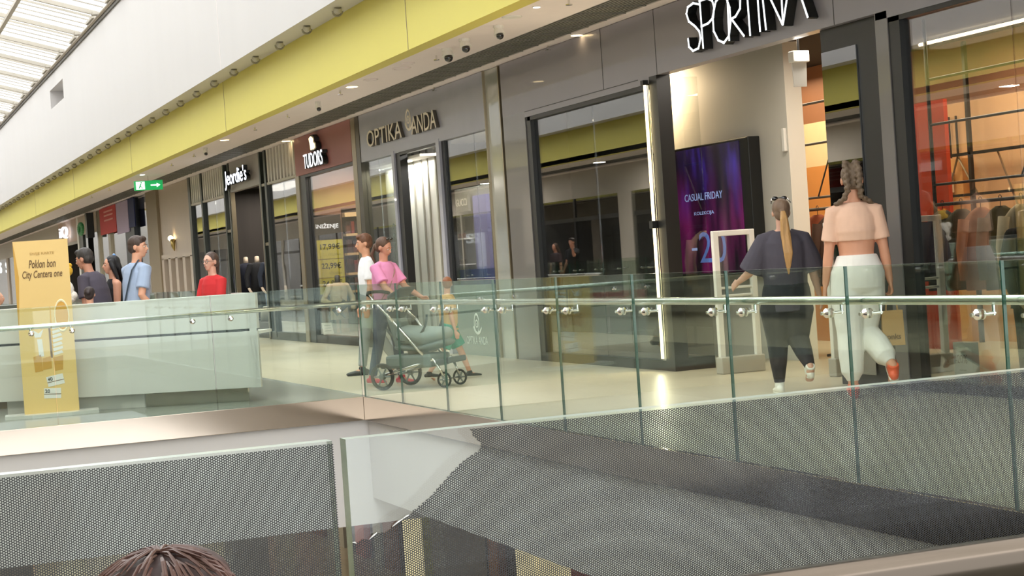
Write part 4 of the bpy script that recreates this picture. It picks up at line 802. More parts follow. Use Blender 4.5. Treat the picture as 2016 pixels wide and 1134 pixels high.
def totem():
    c = Vector((2.0, 18.85, 0)); rz = math.radians(-6)
    t = thing('advertising_totem', 'tall yellow advertising totem with script lettering and gift picture', 'sign', c[:], rz)
    MB().prism([(-.47, -.16, 0), (-.2, -.26, 0), (.2, -.26, 0), (.47, -.16, 0), (.47, .16, 0), (-.47, .16, 0)], (0, 0, .035)).build('foot_plate', m_white, t, local=True)
    my = mat('totem_yellow', 'E6C37C', .4, var=.06, scale=1.2)
    MB().box(-.275, .275, -.05, .05, .035, 1.82).build('panel', my, t, local=True)
    f = -.052
    R, U = (1, 0, 0), (0, 0, 1); ink = mat('totem_brown_ink', '6A4A1E', .5); pale = mat('totem_pale_ink', 'B48C3C', .5)
    MB().prism([(-.275, f, 1.81), (-.26, f, 1.7), (-.235, f, 1.45), (-.25, f, 1.2), (-.265, f, .95), (-.275, f, .9)], (0, .002, 0)).build('ribbon_edge', mat('totem_ochre', 'C99B40', .5), t, local=True)
    text('heading', 'DVIJE KARTE', pale, t, (-.11, f, 1.665), R, U, w=.24, h=.032, depth=.002, local=True)
    text('script_lettering', 'Poklon bon', ink, t, (-.13, f, 1.535), R, U, w=.27, h=.085, depth=.002, local=True, shear=.25, bold=.012)
    text('script_lettering', 'City Centera one', ink, t, (-.20, f, 1.41), R, U, w=.40, h=.10, depth=.002, local=True, shear=.25, bold=.012)
    ov = MB(); ov.prism([(.165+.065*math.cos(a*math.pi/12), f, 1.03+.15*math.sin(a*math.pi/12)) for a in range(24)], (0, .003, 0)); ov.build('balloon_picture', mat('totem_amber', 'D9A23A', .3), t, local=True)
    ring = MB().torus((.165, f, 1.03), .07, .006, (0, 1, 0), n=26, m=5); ring.v = [(v[0], v[1], 1.03+(v[2]-1.03)*2.25) for v in ring.v]; ring.build('balloon_rim', mat('totem_cream', 'F2E4BC', .4), t, local=True)
    pc = mat('totem_cream', 'F2E4BC', .4); pg = mat('totem_gold', 'C9963C', .4); gy = mat('totem_white_grey', 'E4E0DA', .4)
    MB().prism([(.02, f, .95), (.04, f, .95), (.045, f, .60), (.025, f, .60)], (0, .003, 0)).build('picture_bar', ink, t, local=True)
    b = MB()
    for i in range(7): b.prism([(.05, f, .92-.045*i), (.14+.012*(i % 2), f, .94-.045*i), (.155, f, .915-.045*i), (.06, f, .89-.045*i)], (0, .003, 0))
    b.build('feather_picture', gy, t, local=True)
    MB().prism([(-.10, f, .80), (-.05, f, .80), (-.04, f, .62), (-.09, f, .62)], (0, .003, 0)).prism([(-.14, f, .90), (-.08, f, .86), (-.03, f, .90), (-.06, f, .82), (-.12, f, .82)], (0, .003, 0)).build('bow_picture', gy, t, local=True)
    MB().prism([(-.15, f, .62), (-.07, f, .64), (-.06, f, .47), (-.14, f, .46)], (0, .003, 0)).prism([(-.06, f, .60), (.03, f, .62), (.03, f, .49), (-.06, f, .48)], (0, .004, 0)).prism([(.05, f, .60), (.15, f, .62), (.14, f, .47), (.06, f, .46)], (0, .003, 0)).build('gift_picture', pg, t, local=True)
    for (x0, z0, s_, a, lb) in ((-.02, .70-.40, .17, .16, '40'), (-.07, .185, .17, -.05, '20')):
        ca, sa = math.cos(a), math.sin(a); q = lambda u, v: (x0+u*ca-v*sa, f-.001, z0+u*sa+v*ca)
        tk = MB().prism([q(0, 0), q(s_, 0), q(s_, .105), q(0, .105)], (0, .002, 0)).build('voucher_picture', gy, t, local=True)
        MB().prism([(q(0, .04)[0], f-.002, q(0, .04)[2]), (q(s_, .04)[0], f-.002, q(s_, .04)[2]), (q(s_, .047)[0], f-.002, q(s_, .047)[2]), (q(0, .047)[0], f-.002, q(0, .047)[2])], (0, .001, 0)).build('voucher_line', ink, tk, local=True)
        text('voucher_number', lb, m_black, tk, (q(.01, .055)[0], f-.002, q(.01, .055)[2]), (ca, 0, sa), (-sa, 0, ca), w=.05, h=.038, depth=.001, local=True, bold=.02)
totem()
# ================================================================ PEOPLE
DG = bpy.context.evaluated_depsgraph_get
def remesh(b, name, mt, parent, vox, smooth=4, local=True):
    o = b.build(name, mt, parent, local=True)
    md = o.modifiers.new('r', 'REMESH'); md.mode = 'VOXEL'; md.voxel_size = vox; md.use_smooth_shade = True
    s = o.modifiers.new('s', 'SMOOTH'); s.iterations = smooth; s.factor = .5
    dg = bpy.context.evaluated_depsgraph_get(); me = bpy.data.meshes.new_from_object(o.evaluated_get(dg)); old = o.data
    o.modifiers.clear(); o.data = me; bpy.data.meshes.remove(old)
    if not me.materials: me.materials.append(mt)
    me.polygons.foreach_set('use_smooth', [True]*len(me.polygons)); me.name = name
    return o
V = Vector
def dirv(pitch, abd, side):   # pitch forward(+y) from straight down, abd outward
    return V((side*math.sin(abd), math.sin(pitch)*math.cos(abd), -math.cos(pitch)*math.cos(abd)))
def person(label, loc, rz, H=1.70, vox=.012, legs=((0, 0, .03), (0, 0, .03)), arms=((.05, .12, .15), (.05, .12, .15)), lean=0.0, hyaw=0.0, hpitch=0.0, w=1.0,
           skin='D8A88C', hair='3A2A20', hstyle='short', top=None, bottom=None, shoes='2A2A2A', female=False, hands='relaxed', wristaim=None, acc=None, group=None, toe=(0, 0)):
    """standing figure; local +Y is forward, +X is its right... lengths in metres for a 1.70 m body, scaled by H"""
    s = H/1.70; t = thing('person', label, 'person', loc, rz, group); sk = mat('skin_'+skin, skin, .55, var=.04, scale=8); hr = mat('hair_'+hair, hair, .6, var=.35, scale=30, bump=.6, stretch=(1, 1, .2))
    J = {}; J['pel'] = V((0, 0, .93))
    for i, sd in ((0, -1), (1, 1)):
        p, k, ab = legs[i][:3]; hip = V((sd*.088, 0, .90)); kn = hip + dirv(p, ab, sd)*.43; an = kn + dirv(p-k, legs[i][3] if len(legs[i]) > 3 else ab*.6, sd)*.40
        J['hip', i], J['kn', i], J['an', i] = hip, kn, an
    dz = min(J['an', 0].z - .0*toe[0], J['an', 1].z) - .085
    for k in list(J): J[k] = J[k] - V((0, 0, dz))
    pel = J['pel']; Rl = Matrix.Rotation(-lean, 3, 'X')
    def U(x, y, z): return pel + Rl @ V((x, y, z-.93))
    sw = .170*w if not female else .150*w
    for i, sd in ((0, -1), (1, 1)):
        p, ab, fl = arms[i][:3]; sh = U(sd*sw, 0, 1.365); el = sh + Rl @ dirv(p, ab, sd)*.285; d2 = dirv(p+fl, ab-(arms[i][3] if len(arms[i]) > 3 else 0), sd); wr = el + Rl @ d2*.25
        if wristaim and wristaim[i]: wr = V(wristaim[i]); d2 = (wr-el).normalized()
        J['sh', i], J['el', i], J['wr', i], J['hd', i] = sh, el, wr, (wr-el).normalized()
    hc = U(0, .02, 1.60); Rh = Rl @ Matrix.Rotation(hyaw, 3, 'Z') @ Matrix.Rotation(-hpitch, 3, 'X')
    def Hd(x, y, z): return hc + Rh @ V((x, y, z))
    def sc(b): b.v = [tuple(V(v)*s) for v in b.v]; return b
    # ---- body
    b = MB()
    b.loft([U(0, 0, .84), U(0, .0, .93), U(0, .01, 1.05), U(0, .01, 1.22), U(0, 0, 1.36), U(0, -.005, 1.42)], [(.13*w, .10), (.155*w, .115), (.12*w, .09*w), (.14*w, .10*w), (.115*w, .075), (.055, .055)], 20, (1, 0, 0))
    b.loft([U(0, -.01, 1.36), U(0, .005, 1.46), U(0, .01, 1.54)], [.062, .052, .054], 14)
    for i, sd in ((0, -1), (1, 1)):
        h, k, a = J['hip', i], J['kn', i], J['an', i]
        b.loft([h+V((0, 0, .0)), h.lerp(k, .4), k, k.lerp(a, .3), a], [.085*w, .078*w, .055, .056, .036], 14, round_ends=True)
        fd = V((0, 1, 0)) if abs((a-k).y) < .18 else V((0, .75, -.65)).normalized(); b.loft([a+V((0, 0, -.03)), a+fd*.10+V((0, 0, -.05))], [(.038, .035), (.04, .022)], 12, round_ends=True)
        sh, el, wr, hd = J['sh', i], J['el', i], J['wr', i], J['hd', i]
        b.ball(sh, (.052, .052, .052)); b.loft([U(sd*sw*.30, 0, 1.405), sh], [.045, .052], 12)
        b.loft([sh, sh.lerp(el, .4), el, el.lerp(wr, .3), wr], [.052, .047, .038, .039, .025], 14, round_ends=True)
        # hand: palm, four fingers and thumb
        pn = hd.cross(V((sd, 0, 0))); pn = pn if pn.length > .3 else hd.cross(V((0, 1, 0))); pn.normalize(); ac = hd.cross(pn).normalized(); inn = V((-sd, 0, 0)) - hd*V((-sd, 0, 0)).dot(hd); inn = inn.normalized() if inn.length > .1 else pn
        fwd = hd.cross(inn).normalized()
        if fwd.y < 0: fwd = -fwd
        b.loft([wr, wr+hd*.03, wr+hd*.085], [(.026, .017), (.036, .016), (.040, .014)], 12, fwd, round_ends=True)
        cu = {'relaxed': .35, 'grip': 1.2, 'flat': .1}[hands]
        for q, (o_, L_) in enumerate(((.030, .062), (.010, .070), (-.010, .066), (-.030, .052))):
            r_ = wr+hd*.085+fwd*o_; d1 = (hd*math.cos(cu*.5)+inn*math.sin(cu*.5)); d2_ = (hd*math.cos(cu*1.3)+inn*math.sin(cu*1.3)); d3 = (hd*math.cos(cu*2.0)+inn*math.sin(cu*2.0))
            p1 = r_+d1*L_*.45; p2 = p1+d2_*L_*.3; b.loft([r_-hd*.015, p1, p2, p2+d3*L_*.25], [.0095, .009, .0085, .0075], 8, round_ends=True)
        td = (hd*.7+fwd*.6+inn*.25).normalized(); q0 = wr+hd*.03+fwd*.025; b.loft([q0, q0+td*.04, q0+td*.04+(hd*.9+inn*.3)*.03], [.012, .0105, .009], 8, round_ends=True)
    # head with jaw, nose, lips and ears
    b.ball(Hd(0, -.01, .03), (.074, .092, .085), 18, 12, Rh); b.loft([Hd(0, .035, .03), Hd(0, .045, -.03), Hd(0, .055, -.075)], [(.062, .05), (.056, .045), (.032, .028)], 14, Rh @ V((1, 0, 0)), round_ends=True)
    b.loft([Hd(0, .088, .015), Hd(0, .108, -.018), Hd(0, .09, -.03)], [.008, .0135, .011], 8, round_ends=True); b.ball(Hd(0, .088, -.05), (.020, .010, .009), 10, 7, Rh); b.ball(Hd(0, .078, .028), (.052, .012, .010), 10, 7, Rh)
    for sd in (-1, 1): b.ball(Hd(sd*.075, -.005, -.005), (.011, .02, .032), 10, 8, Rh)
    sc(b); body = remesh(b, 'body', sk, t, vox, 3 if vox < .01 else 2)
    # face
    for sd in (-1, 1):
        e = sc(MB().ball(Hd(sd*.030, .083, .008), (.0125, .007, .0075), 10, 7, Rh)).build('eye', mat('eye_white', 'E4DED6', .3), body, smooth=True, local=True)
        sc(MB().ball(Hd(sd*.030, .0885, .008), (.0055, .0030, .0060), 8, 6, Rh)).build('iris', mat('iris_dark', '2E221A', .2), e, smooth=True, local=True)
        sc(MB().loft([Hd(sd*.014, .092, .030), Hd(sd*.030, .091, .036), Hd(sd*.047, .080, .031)], [.003, .0036, .002], 6)).build('eyebrow', hr, body, local=True)
    sc(MB().ball(Hd(0, .0935, -.051), (.019, .006, .006), 10, 6, Rh)).build('lips', mat('lips', 'B06A60', .5), body, smooth=True, local=True)
    # ---- hair
    hb = MB()
    if hstyle in ('short', 'shortback'):
        hb.ball(Hd(0, -.018, .045), (.083, .096, .088), 18, 12, Rh); hb.ball(Hd(0, -.045, .0), (.076, .066, .07), 14, 9, Rh); hb.ball(Hd(0, .045, .092), (.060, .045, .035), 12, 8, Rh)
    else:
        hb.ball(Hd(0, -.022, .04), (.082, .094, .088), 18, 12, Rh); hb.ball(Hd(0, -.05, -.01), (.072, .055, .065), 14, 9, Rh)
    if hstyle == 'pony':
        hb.ball(Hd(0, -.115, .005), (.028, .022, .022), 10, 8)
        pt = MB()
        for q_ in range(7):
            u_ = (q_-3)/3; pt.loft([Hd(u_*.010, -.125, .01), Hd(u_*.022, -.160-.008*(q_ % 2), -.06), Hd(.005+u_*.030, -.165-.008*(q_ % 2), -.20), U(.012+u_*.028, -.18, 1.24), U(.010+u_*.018, -.165, 1.14), U(.006+u_*.008, -.160, 1.07-.02*(q_ % 3))], [.012, .015, .016, .014, .009, .003], 8)
        sc(pt); remesh(pt, 'ponytail', mat('ponytail_blonde', 'B98F5A', .5, var=.35, scale=30, bump=.6, stretch=(1, 1, .15)), t, .006, 1)
    if hstyle == 'braids':
        for sd in (-1, 1):
            pts = [Hd(sd*.03, .06, .115), Hd(sd*.038, -.02, .135), Hd(sd*.045, -.09, .10), Hd(sd*.045, -.12, .02), Hd(sd*.042, -.115, -.06), Hd(sd*.06, -.09, -.13), U(sd*.12, -.03, 1.43), U(sd*.14, .06, 1.36)]
            for a, c_ in zip(pts[:-1], pts[1:]):
                n_ = max(2, int((c_-a).length/.02))
                for k in range(n_): q = a.lerp(c_, k/n_); hb.ball(q+V((.006*(1 if k % 2 else -1), 0, 0)), (.025, .024, .017), 8, 6)
    if hstyle == 'long':
        hb.loft([Hd(0, -.05, .06), Hd(0, -.085, -.04), U(0, -.11, 1.42), U(0, -.12, 1.28)], [(.078, .05), (.088, .045), (.10, .035), (.06, .015)], 14)
        for sd in (-1, 1): hb.loft([Hd(sd*.05, .03, .06), Hd(sd*.082, .0, -.02), U(sd*.10, -.03, 1.42)], [(.03, .03), (.028, .035), (.02, .02)], 10)
    if hstyle == 'tied': hb.ball(Hd(0, -.11, -.02), (.03, .035, .035), 10, 8); hb.loft([Hd(0, -.12, -.03), Hd(.02, -.12, -.13), U(.02, -.10, 1.40)], [.022, .022, .008], 8)
    if hstyle == 'bun': hb.ball(Hd(0, -.11, .03), (.035, .032, .035), 12, 8)
    sc(hb); ho = remesh(hb, 'hair', hr, t, vox*.75, 1)
    # trim hair away from the face
    me = ho.data; bm = bmesh.new(); bm.from_mesh(me); hc_s = hc*s
    inv = Rh.transposed(); dl = []
    for v in bm.verts:
        q = inv @ (v.co - hc_s)/s
        if (q.y > .045 and q.z < .062-(abs(q.x)*.5) and q.z > -.2) or (q.y > .012 and q.z < -.01 and q.z > -.13 and hstyle not in ('long', 'braids')): dl.append(v)
    bmesh.ops.delete(bm, geom=dl, context='VERTS'); bm.to_mesh(me); bm.free()
    # ---- trousers
    if bottom:
        c, kind, loose = bottom[:3]; mt = mat('cloth_'+c, c, .85, var=.08, scale=9, bump=.5, bscale=7); b = MB()
        b.loft([U(0, 0, 1.045), U(0, 0, 1.0), U(0, 0, .95), U(0, 0, .88), U(0, 0, .80), U(0, 0, .76)], [(.138*w, .108*w), (.155*w, .122*w), (.176*w, .136*w), (.185*w, .14*w), (.175*w, .13*w), (.14*w, .10*w)], 24, (1, 0, 0))
        for i, sd in ((0, -1), (1, 1)):
            h, k, a = J['hip', i], J['kn', i], J['an', i]
            if kind == 'shorts': b.loft([h+V((0, 0, .03)), h.lerp(k, .5), h.lerp(k, .85)], [.10*w*loose, .10*loose, .105*loose], 14)
            elif kind == 'jogger': b.loft([h+V((0, 0, .03)), h.lerp(k, .4), k, k.lerp(a, .4), k.lerp(a, .74), k.lerp(a, .86), k.lerp(a, .9)], [.105*w, .098*w*loose, .078*loose, .078*loose, .068*loose, .050, .045], 16)
            elif kind == 'taper': b.loft([h+V((0, 0, .03)), h.lerp(k, .4), k, k.lerp(a, .5), k.lerp(a, .97)], [.105*w, .105*w*loose, .080*loose, .062*loose, .046], 16)
            else: b.loft([h+V((0, 0, .03)), h.lerp(k, .4), k, k.lerp(a, .3), k.lerp(a, .95)], [.098*w, .086*w*loose, .063*loose, .062*loose, .05*loose], 14)
        sc(b); po = remesh(b, bottom[3] if len(bottom) > 3 else 'trousers', mt, t, vox, 3)
    # ---- top
    if top:
        c, kind, hem, loose = top[:4]; mt = mat('cloth_'+c, c, .85, var=.08, scale=9, bump=.5, bscale=6); b = MB(); q = loose
        zs_ = [hem, (hem+1.1)/2 if hem < 1.05 else hem+.04, 1.22, 1.33, 1.40, 1.435]
        ww = [.155, .150, .155, .150, .115, .068] if not female else [.145, .136, .146, .140, .108, .066]
        dd = [.115, .108, .118, .105, .085, .066]
        if hem >= 1.1: ww[0] = .135; dd[0] = .10
        b.loft([U(0, 0, z) for z in zs_], [(a_*w*q, d_*w*q) for a_, d_ in zip(ww, dd)], 22, (1, 0, 0))
        sl = {'tee': .75, 'long': 1.9, 'tank': 0, 'wide': 1.05}[kind]
        for i, sd in ((0, -1), (1, 1)):
            sh, el, wr = J['sh', i], J['el', i], J['wr', i]
            if sl:
                P_s = [U(sd*sw*.35, 0, 1.395), sh+V((0, 0, .0))]; R_s = [.050*q, .060*q]
                if sl <= 1: P_s += [sh.lerp(el, sl*.6), sh.lerp(el, sl)]; R_s += [.060*q, .064*q]
                elif sl < 1.5: P_s += [sh.lerp(el, .6), el.lerp(wr, .1)]; R_s += [.085*q, .095*q]
                else: P_s += [sh.lerp(el, .5), el, el.lerp(wr, .5), el.lerp(wr, .9)]; R_s += [.062, .05, .045, .036]
                b.loft(P_s, R_s, 14)
            else: b.loft([U(sd*.10, .05, 1.30), U(sd*.11, 0, 1.405), U(sd*.10, -.05, 1.30)], [.03, .028, .03], 8)
        sc(b); remesh(b, top[4] if len(top) > 4 else 'shirt', mt, t, vox, 3)
    # ---- shoes
    ms = mat('shoe_'+shoes, shoes, .5, var=.05)
    for i in (0, 1):
        a, k = J['an', i], J['kn', i]; sh_ = (a-k).normalized(); tz = toe[i]
        fd = (Matrix.Rotation(-tz, 3, 'X') @ V((0, 1, 0))); up = (Matrix.Rotation(-tz, 3, 'X') @ V((0, 0, 1)))
        b = MB().loft([a-fd*.055-up*.045, a-fd*.01-up*.042, a+fd*.07-up*.052, a+fd*.15-up*.06, a+fd*.185-up*.063], [(.034, .036), (.042, .040), (.045, .032), (.045, .024), (.03, .018)], 14, (1, 0, 0), round_ends=True).loft([a-up*.02, a+up*.02], [.045, .042], 12)
        sc(b); so = remesh(b, 'shoe', ms, t, max(vox*.7, .006), 2)
        so2 = MB().loft([a-fd*.06-up*.078, a+fd*.05-up*.08, a+fd*.14-up*.082, a+fd*.185-up*.078], [(.034, .010), (.044, .010), (.046, .010), (.03, .008)], 12, (1, 0, 0), round_ends=True); sc(so2).build('sole', mat('sole_pale', 'E9E6D8', .6) if shoes not in ('2A2A2A',) else m_rub, so, smooth=True, local=True)
    t['_s'] = s
    if acc: acc(t, J, U, Hd, Rh, s, sc)
    del t['_s']
    return t
def face(fx, fy): return math.atan2(-fx, fy)
def glasses_up(t, J, U, Hd, Rh, s, sc):
    b = MB()
    for sd in (-1, 1): b.ball(Hd(sd*.040, .035, .130), (.030, .012, .020), 12, 8, Rh); b.loft([Hd(sd*.07, .035, .125), Hd(sd*.088, -.04, .085)], [.005, .004], 6)
    b.cyl(Hd(-.02, .04, .133), Hd(.02, .04, .133), .004, 6); sc(b).build('sunglasses', m_blackgl, t, smooth=True, local=True)
# woman in dark clothes, seen from behind
person('woman in a charcoal oversized shirt and black trousers, blonde ponytail, seen from behind', (7.52, 13.2, 0), face(.36, .93), 1.62, .009, legs=((.10, .12, .03), (.02, .95, -.02, .10)), arms=((.10, .40, 1.0, -.05), (.02, .24, .25)), w=1.16, skin='D9A890', hair='7A6350', hstyle='pony',
       top=('4A4650', 'wide', .72, 1.22, 'oversized_shirt'), bottom=('24252B', 'taper', 1.25), shoes='F0ECE0', female=True, acc=glasses_up, toe=(0, -.9))
def bag_acc(t, J, U, Hd, Rh, s, sc):
    pass
tall = person('tall woman in a peach cropped top and white joggers, two braids, seen from behind', (7.66, 12.28, 0), face(.46, .88), 1.84, .009, legs=((-.02, .05, .0), (.22, .95, -.12, .42)), arms=((.04, .15, .12), (.02, .14, .16)), w=1.06, skin='D69C7E', hair='6E5C4A', hstyle='braids',
       top=('E8BFA6', 'tee', 1.15, 1.03, 'cropped_top'), bottom=('EDEAE2', 'jogger', 1.22, 'jogger_trousers'), shoes='E8633C', female=True, hands='grip', toe=(-.2, -.55))
# ring her waistband
# pink-top woman with stroller
def strap(t, J, U, Hd, Rh, s, sc):
    sc(MB().loft([U(-.12, .02, 1.44), U(-.05, .125, 1.32), U(.06, .135, 1.15), U(.17, .06, .98), U(.16, -.06, 1.0), U(0, -.13, 1.22), U(-.12, -.06, 1.42)], [(.008, .004)]*7, 6)).build('bag_strap', mat('tan_strap', '9A7A6A', .6), t, local=True)
    b = MB()
    for sd in (-1, 1): b.ball(Hd(sd*.040, .045, .125), (.028, .012, .018), 12, 8, Rh)
    b.cyl(Hd(-.02, .05, .128), Hd(.02, .05, .128), .004, 6); sc(b).build('sunglasses', m_blackgl, t, smooth=True, local=True)
person('woman in a pink T-shirt and blue jeans pushing a grey stroller', (5.66, 18.78, 0), face(.55, -.84), 1.60, .009, legs=((.10, .05, .05), (-.15, .15, .05)), arms=((.55, .15, .45), (.60, .12, .40)), hpitch=.40, hyaw=.15, w=1.02, skin='C98F76', hair='5A4030', hstyle='tied',
       top=('D98CB4', 'tee', .88, 1.14), bottom=('1E3458', 'jeans', 1.0, 'jeans'), shoes='D8485A', female=True, hands='grip', acc=strap)
person('boy in a white T-shirt behind the woman in pink, facing left', (6.12, 21.0, 0), face(-.98, .10), 1.71, .012, legs=((.25, .10, .03), (-.25, .25, .03)), w=.9, skin='D8A080', hair='6A4630', hstyle='short', top=('EDEEF0', 'tee', .86, 1.15), bottom=('A6AAA8', 'jeans', 1.05), shoes='2A2A2A', hpitch=.1)
person('small child in a sand-yellow T-shirt and teal shorts walking beside the stroller', (6.40, 18.85, 0), face(.80, -.15), 1.16, .009, legs=((.42, .08, .03), (-.38, .25, .03)), w=1.12, skin='D9A288', hair='8A5A3C', hstyle='short', top=('D8B074', 'tee', .84, 1.22), bottom=('3E9A84', 'shorts', 1.2, 'shorts'), shoes='2E3436', hyaw=1.4)
def backstrap(t, J, U, Hd, Rh, s, sc):
    sc(MB().loft([U(-.03, .06, 1.45), U(.07, -.02, 1.465), U(.09, -.115, 1.36), U(.06, -.14, 1.2), U(-.02, -.135, 1.0), U(-.14, -.06, .90)], [(.012, .005)]*6, 8)).build('shoulder_strap', mat('navy_strap', '2C3A48', .7), t, local=True)
person('young man in a light blue T-shirt with dark shoulder strap, looking over his shoulder', (3.10, 19.9, 0), face(.90, .42), 1.80, .009, arms=((.35, .12, .45), (-.25, .12, .95)), lean=.08, hyaw=-.95, w=.98, skin='D29C80', hair='3E2E26', hstyle='short', top=('9AAAC4', 'tee', .84, 1.14), bottom=('3A3C44', 'jeans', 1.0), shoes='2A2A2A', acc=backstrap)
def specs(t, J, U, Hd, Rh, s, sc):
    b = MB()
    for sd in (-1, 1): b.torus(Hd(sd*.031, .098, .006), .021, .0022, Rh @ V((0, 1, 0)), n=16, m=5); b.loft([Hd(sd*.052, .095, .012), Hd(sd*.078, .0, .01)], [.0025, .0025], 5)
    b.cyl(Hd(-.010, .10, .008), Hd(.010, .10, .008), .002, 5); sc(b).build('eyeglasses', m_black, t, local=True)
person('girl with glasses in a red long-sleeved shirt behind the kiosk', (3.95, 19.75, 0), face(-.85, -.52), 1.57, .009, arms=((.3, .12, .5), (.3, .12, .5)), hyaw=0.05, w=1.0, skin='D8A590', hair='4A3830', hstyle='tied', top=('C42A2E', 'long', .84, 1.12), bottom=('2A2C34', 'jeans', 1.0), shoes='2A2A2A', female=True, acc=specs)
person('man in a dark purple-grey T-shirt bending forward behind the kiosk', (2.80, 20.5, 0), face(-.75, .55), 1.73, .009, arms=((.1, .15, .3), (.15, .2, .3)), lean=.22, w=1.12, skin='C08A72', hair='35302E', hstyle='shortback', top=('4A4450', 'tee', .84, 1.14), bottom=('2A2C34', 'jeans', 1.0), shoes='2A2A2A')
def bow(t, J, U, Hd, Rh, s, sc): sc(MB().ball(Hd(-.0, -.04, .125), (.035, .018, .018), 10, 7, Rh).ball(Hd(.035, -.06, .11), (.018, .025, .018), 10, 7, Rh)).build('hair_bow', mat('blue_bow', '6A9AD8', .4), t, smooth=True, local=True)
person('woman in a black tank top with long black hair and a blue hair bow', (3.03, 20.95, 0), face(-.95, -.10), 1.62, .010, arms=((.1, .1, .3), (.1, .1, .3)), w=.95, skin='D29A80', hair='141216', hstyle='long', top=('17161A', 'tank', .86, 1.06, 'tank_top'), bottom=('2A2C34', 'jeans', 1.0), shoes='2A2A2A', female=True, acc=bow)
person('small dark-haired child in front of the bending man, behind the kiosk', (2.62, 20.05, 0), face(.3, .9), 1.28, .012, w=1.0, skin='D9A288', hair='2E2220', hstyle='bun', top=('5A3A48', 'tee', .84, 1.14), bottom=('2A2C34', 'jeans', 1.0), shoes='2A2A2A', female=True)
person('woman with pinkish blonde hair and black top at the far left edge', (2.0, 24.6, 0), face(.9, -.3), 1.30, .012, w=1.0, skin='D9A288', hair='C8A890', hstyle='long', top=('15151A', 'tee', .84, 1.16), bottom=('2A2C34', 'jeans', 1.0), shoes='2A2A2A', female=True)
person('child at the very left edge beside the blonde woman', (1.62, 23.9, 0), face(.5, -.8), 1.36, .012, w=1.0, skin='D9A288', hair='5A3A2C', hstyle='short', top=('6A4A5A', 'tee', .84, 1.16), bottom=('2A2C34', 'jeans', 1.0), shoes='2A2A2A')
person('shopper in a black top and jeans inside the barred shopfront window', (9.75, 41.2, 0), face(-.5, -.85), 1.64, .014, w=1.0, skin='C98F76', hair='3A2A20', hstyle='tied', top=('1A1A1E', 'tee', .84, 1.14), bottom=('2E3E5A', 'jeans', 1.0), shoes='2A2A2A', female=True)
person('visitor in a dark top on the opposite walkway, seen mirrored in the window', (-2.15, 45.2, 0), face(.9, -.4), 1.62, .014, skin='C98F76', hair='3A2A20', hstyle='long', top=('3A2E30', 'tee', .84, 1.14), bottom=('2A2C34', 'jeans', 1.0), shoes='2A2A2A', female=True)
person('visitor in a black T-shirt raising a phone on the opposite walkway, mirrored in the window', (-2.2, 44.1, 0), face(.9, -.4), 1.72, .014, arms=((.1, .15, .3), (1.1, .3, 1.5)), skin='C98F76', hair='2A2220', hstyle='short', top=('151518', 'tee', .84, 1.2), bottom=('2A2C34', 'jeans', 1.0), shoes='2A2A2A')
# head in the foreground
hd = person('dark-haired child in the foreground, only the top of the head in the photo', (.180, 1.12, 0), face(.3, .95), 1.102, .006, w=1.05, skin='D9A288', hair='33201C', hstyle='shortback', top=('3A4A6A', 'tee', .84, 1.2), bottom=('2A2C34', 'jeans', 1.1), shoes='2A2A2A')
# strands of hair on the crown
random.seed(8); b = MB(); s8 = 1.102/1.70; hc8 = V((0, .02-.018, 1.60+.045-.055))*s8
hc8 = V((0, .0, sum(v.co.z for v in hd.children[0].data.vertices[:1])*0 + max(v.co.z for v in [c_ for c_ in hd.children if c_.name.startswith('hair')][0].data.vertices) - .088*s8))
for i in range(150):
    a = random.uniform(0, 2*math.pi); e = random.uniform(.15, 1.35); R0 = .090*s8
    def sp_(el, k=1.0): return hc8 + V((math.cos(a)*math.cos(el)*.083*s8*k, math.sin(a)*math.cos(el)*.096*s8*k-.01, math.sin(el)*.088*s8*k))
    b.loft([sp_(e+.28, 1.0), sp_(e+.1, 1.05), sp_(e-.12, 1.06), sp_(e-.32, 1.02+random.uniform(0, .08))], [.0009, .0011, .0009, .0004], 5)
b.build('hair_strands', mat('hair_strand_brown', '4A3028', .45, var=.3, scale=30), hd, local=True)
# ---------------------------------------------------------------- plush toys held over the kiosk
t = thing('plush_toy', 'yellow plush toy on top of a white one behind the kiosk', 'toy', (2.42, 20.3, 1.15)); b = MB().ball((2.42, 20.3, 1.50), (.07, .06, .065)).ball((2.37, 20.3, 1.56), .025).ball((2.46, 20.3, 1.56), .025).ball((2.36, 20.28, 1.48), .03)
b.build('yellow_head', mat('plush_yellow', 'D8A82E', .9, bump=.8, scale=30), t, smooth=True); MB().ball((2.40, 20.3, 1.28), (.09, .08, .12)).ball((2.34, 20.28, 1.35), .05).ball((2.47, 20.28, 1.22), .05).ball((2.40, 20.3, 1.18), (.10, .08, .05)).build('white_body', mat('plush_white', 'E6E0D6', .9, bump=.8, scale=30), t, smooth=True)
